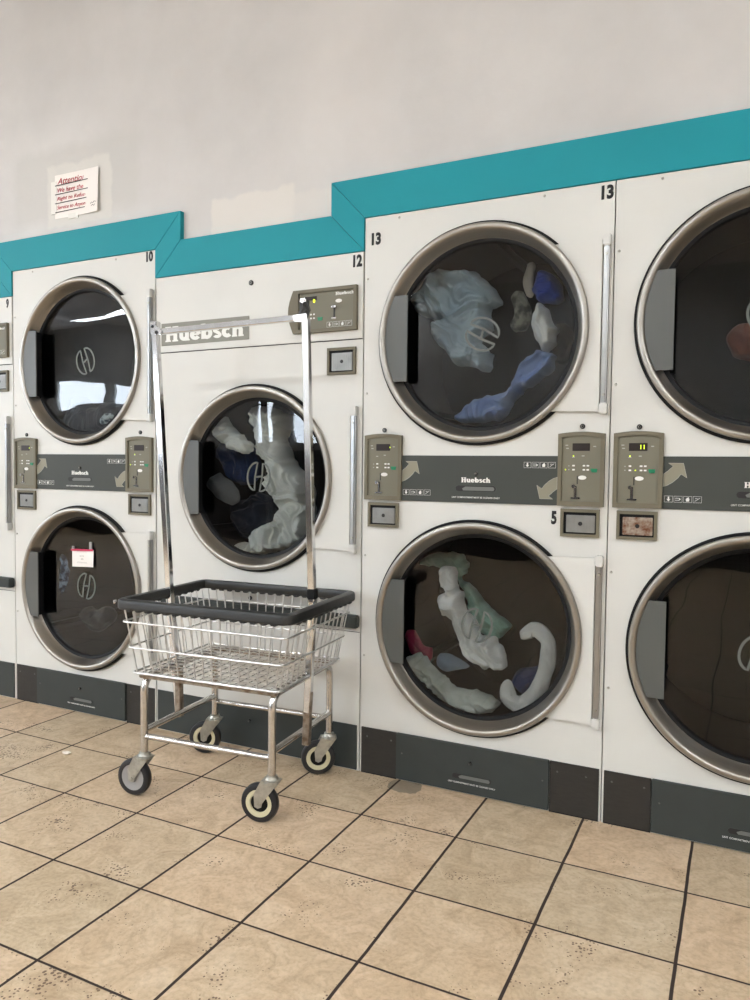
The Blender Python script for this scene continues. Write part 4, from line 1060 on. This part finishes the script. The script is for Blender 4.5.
garment('scarf', [(-2.843, 0.11, 0.68, 0.022), (-2.832, 0.11, 0.622, 0.025), (-2.836, 0.11, 0.563, 0.024), (-2.848, 0.11, 0.494, 0.012)], C_['strip'], 'narrow blue checked cloth hanging in the lower drum of dryer 10', 'scarf', 0.57, .5, 24)
garment('cloth', [(-2.83, 0.22, 0.40, 0.035), (-2.749, 0.22, 0.36, 0.045), (-2.633, 0.22, 0.40, 0.038)], C_['black'], 'charcoal cloth lying low in the lower drum of dryer 10', 'cloth', 0.57, .8, 25)
garment('shirt', [(0.02, 0.2, 1.553, 0.037), (0.01, 0.2, 1.5, 0.057), (0.005, 0.2, 1.447, 0.044)], C_['brown'], 'rust brown garment in the upper drum of the dryer at the right edge', 'shirt', 0.66, .7, 26)

# ------------------------------------------------------------------ light and camera
w = bpy.data.worlds.new('World'); bpy.context.scene.world = w; w.use_nodes = True
bg = w.node_tree.nodes['Background']; bg.inputs[0].default_value = (.84, .92, 1.0, 1); bg.inputs[1].default_value = 16
for (a, c) in [(-6.4, -4.6), (-4.4, -2.6), (-2.4, -.7)]:
    ld = bpy.data.lights.new('window_portal', 'AREA'); ld.shape = 'RECTANGLE'; ld.size = c - a; ld.size_y = .7; ld.cycles.is_portal = True
    lo = bpy.data.objects.new('window_portal', ld); COL.objects.link(lo); lo.location = (-11.0, (a + c) / 2, 2.25); lo.rotation_euler = (math.radians(90), 0, math.radians(-90))
for (a, c) in [(-10.9, -9.75), (-9.6, -8.5), (-6.70, -6.32), (-6.05, -4.7)]:
    ld = bpy.data.lights.new('window_portal', 'AREA'); ld.shape = 'RECTANGLE'; ld.size = c - a; ld.size_y = 1.05; ld.cycles.is_portal = True
    lo = bpy.data.objects.new('window_portal', ld); COL.objects.link(lo); lo.location = ((a + c) / 2, -7.0, 1.975); lo.rotation_euler = (math.radians(90), 0, 0)

sc = bpy.context.scene
cd = bpy.data.cameras.new('camera'); co = bpy.data.objects.new('camera', cd); COL.objects.link(co); sc.camera = co
cd.sensor_fit = 'VERTICAL'; cd.sensor_height = 36; cd.lens = 751.93 / 1000 * 36; cd.clip_start = .05
right = Vector((0.89790149, 0.44005669, 0.01109151)); up = Vector((-0.02924607, 0.03449539, 0.99897684)); fwd = Vector((-0.43922383, 0.89730718, -0.04384339))
co.matrix_world = Matrix(((right.x, up.x, -fwd.x, 0), (right.y, up.y, -fwd.y, -2.3863), (right.z, up.z, -fwd.z, 1.1010), (0, 0, 0, 1)))
sc.view_settings.view_transform = 'Standard'; sc.view_settings.look = 'None'; sc.view_settings.gamma = 1; sc.view_settings.use_curve_mapping = False
sc.view_settings.exposure = 0.60
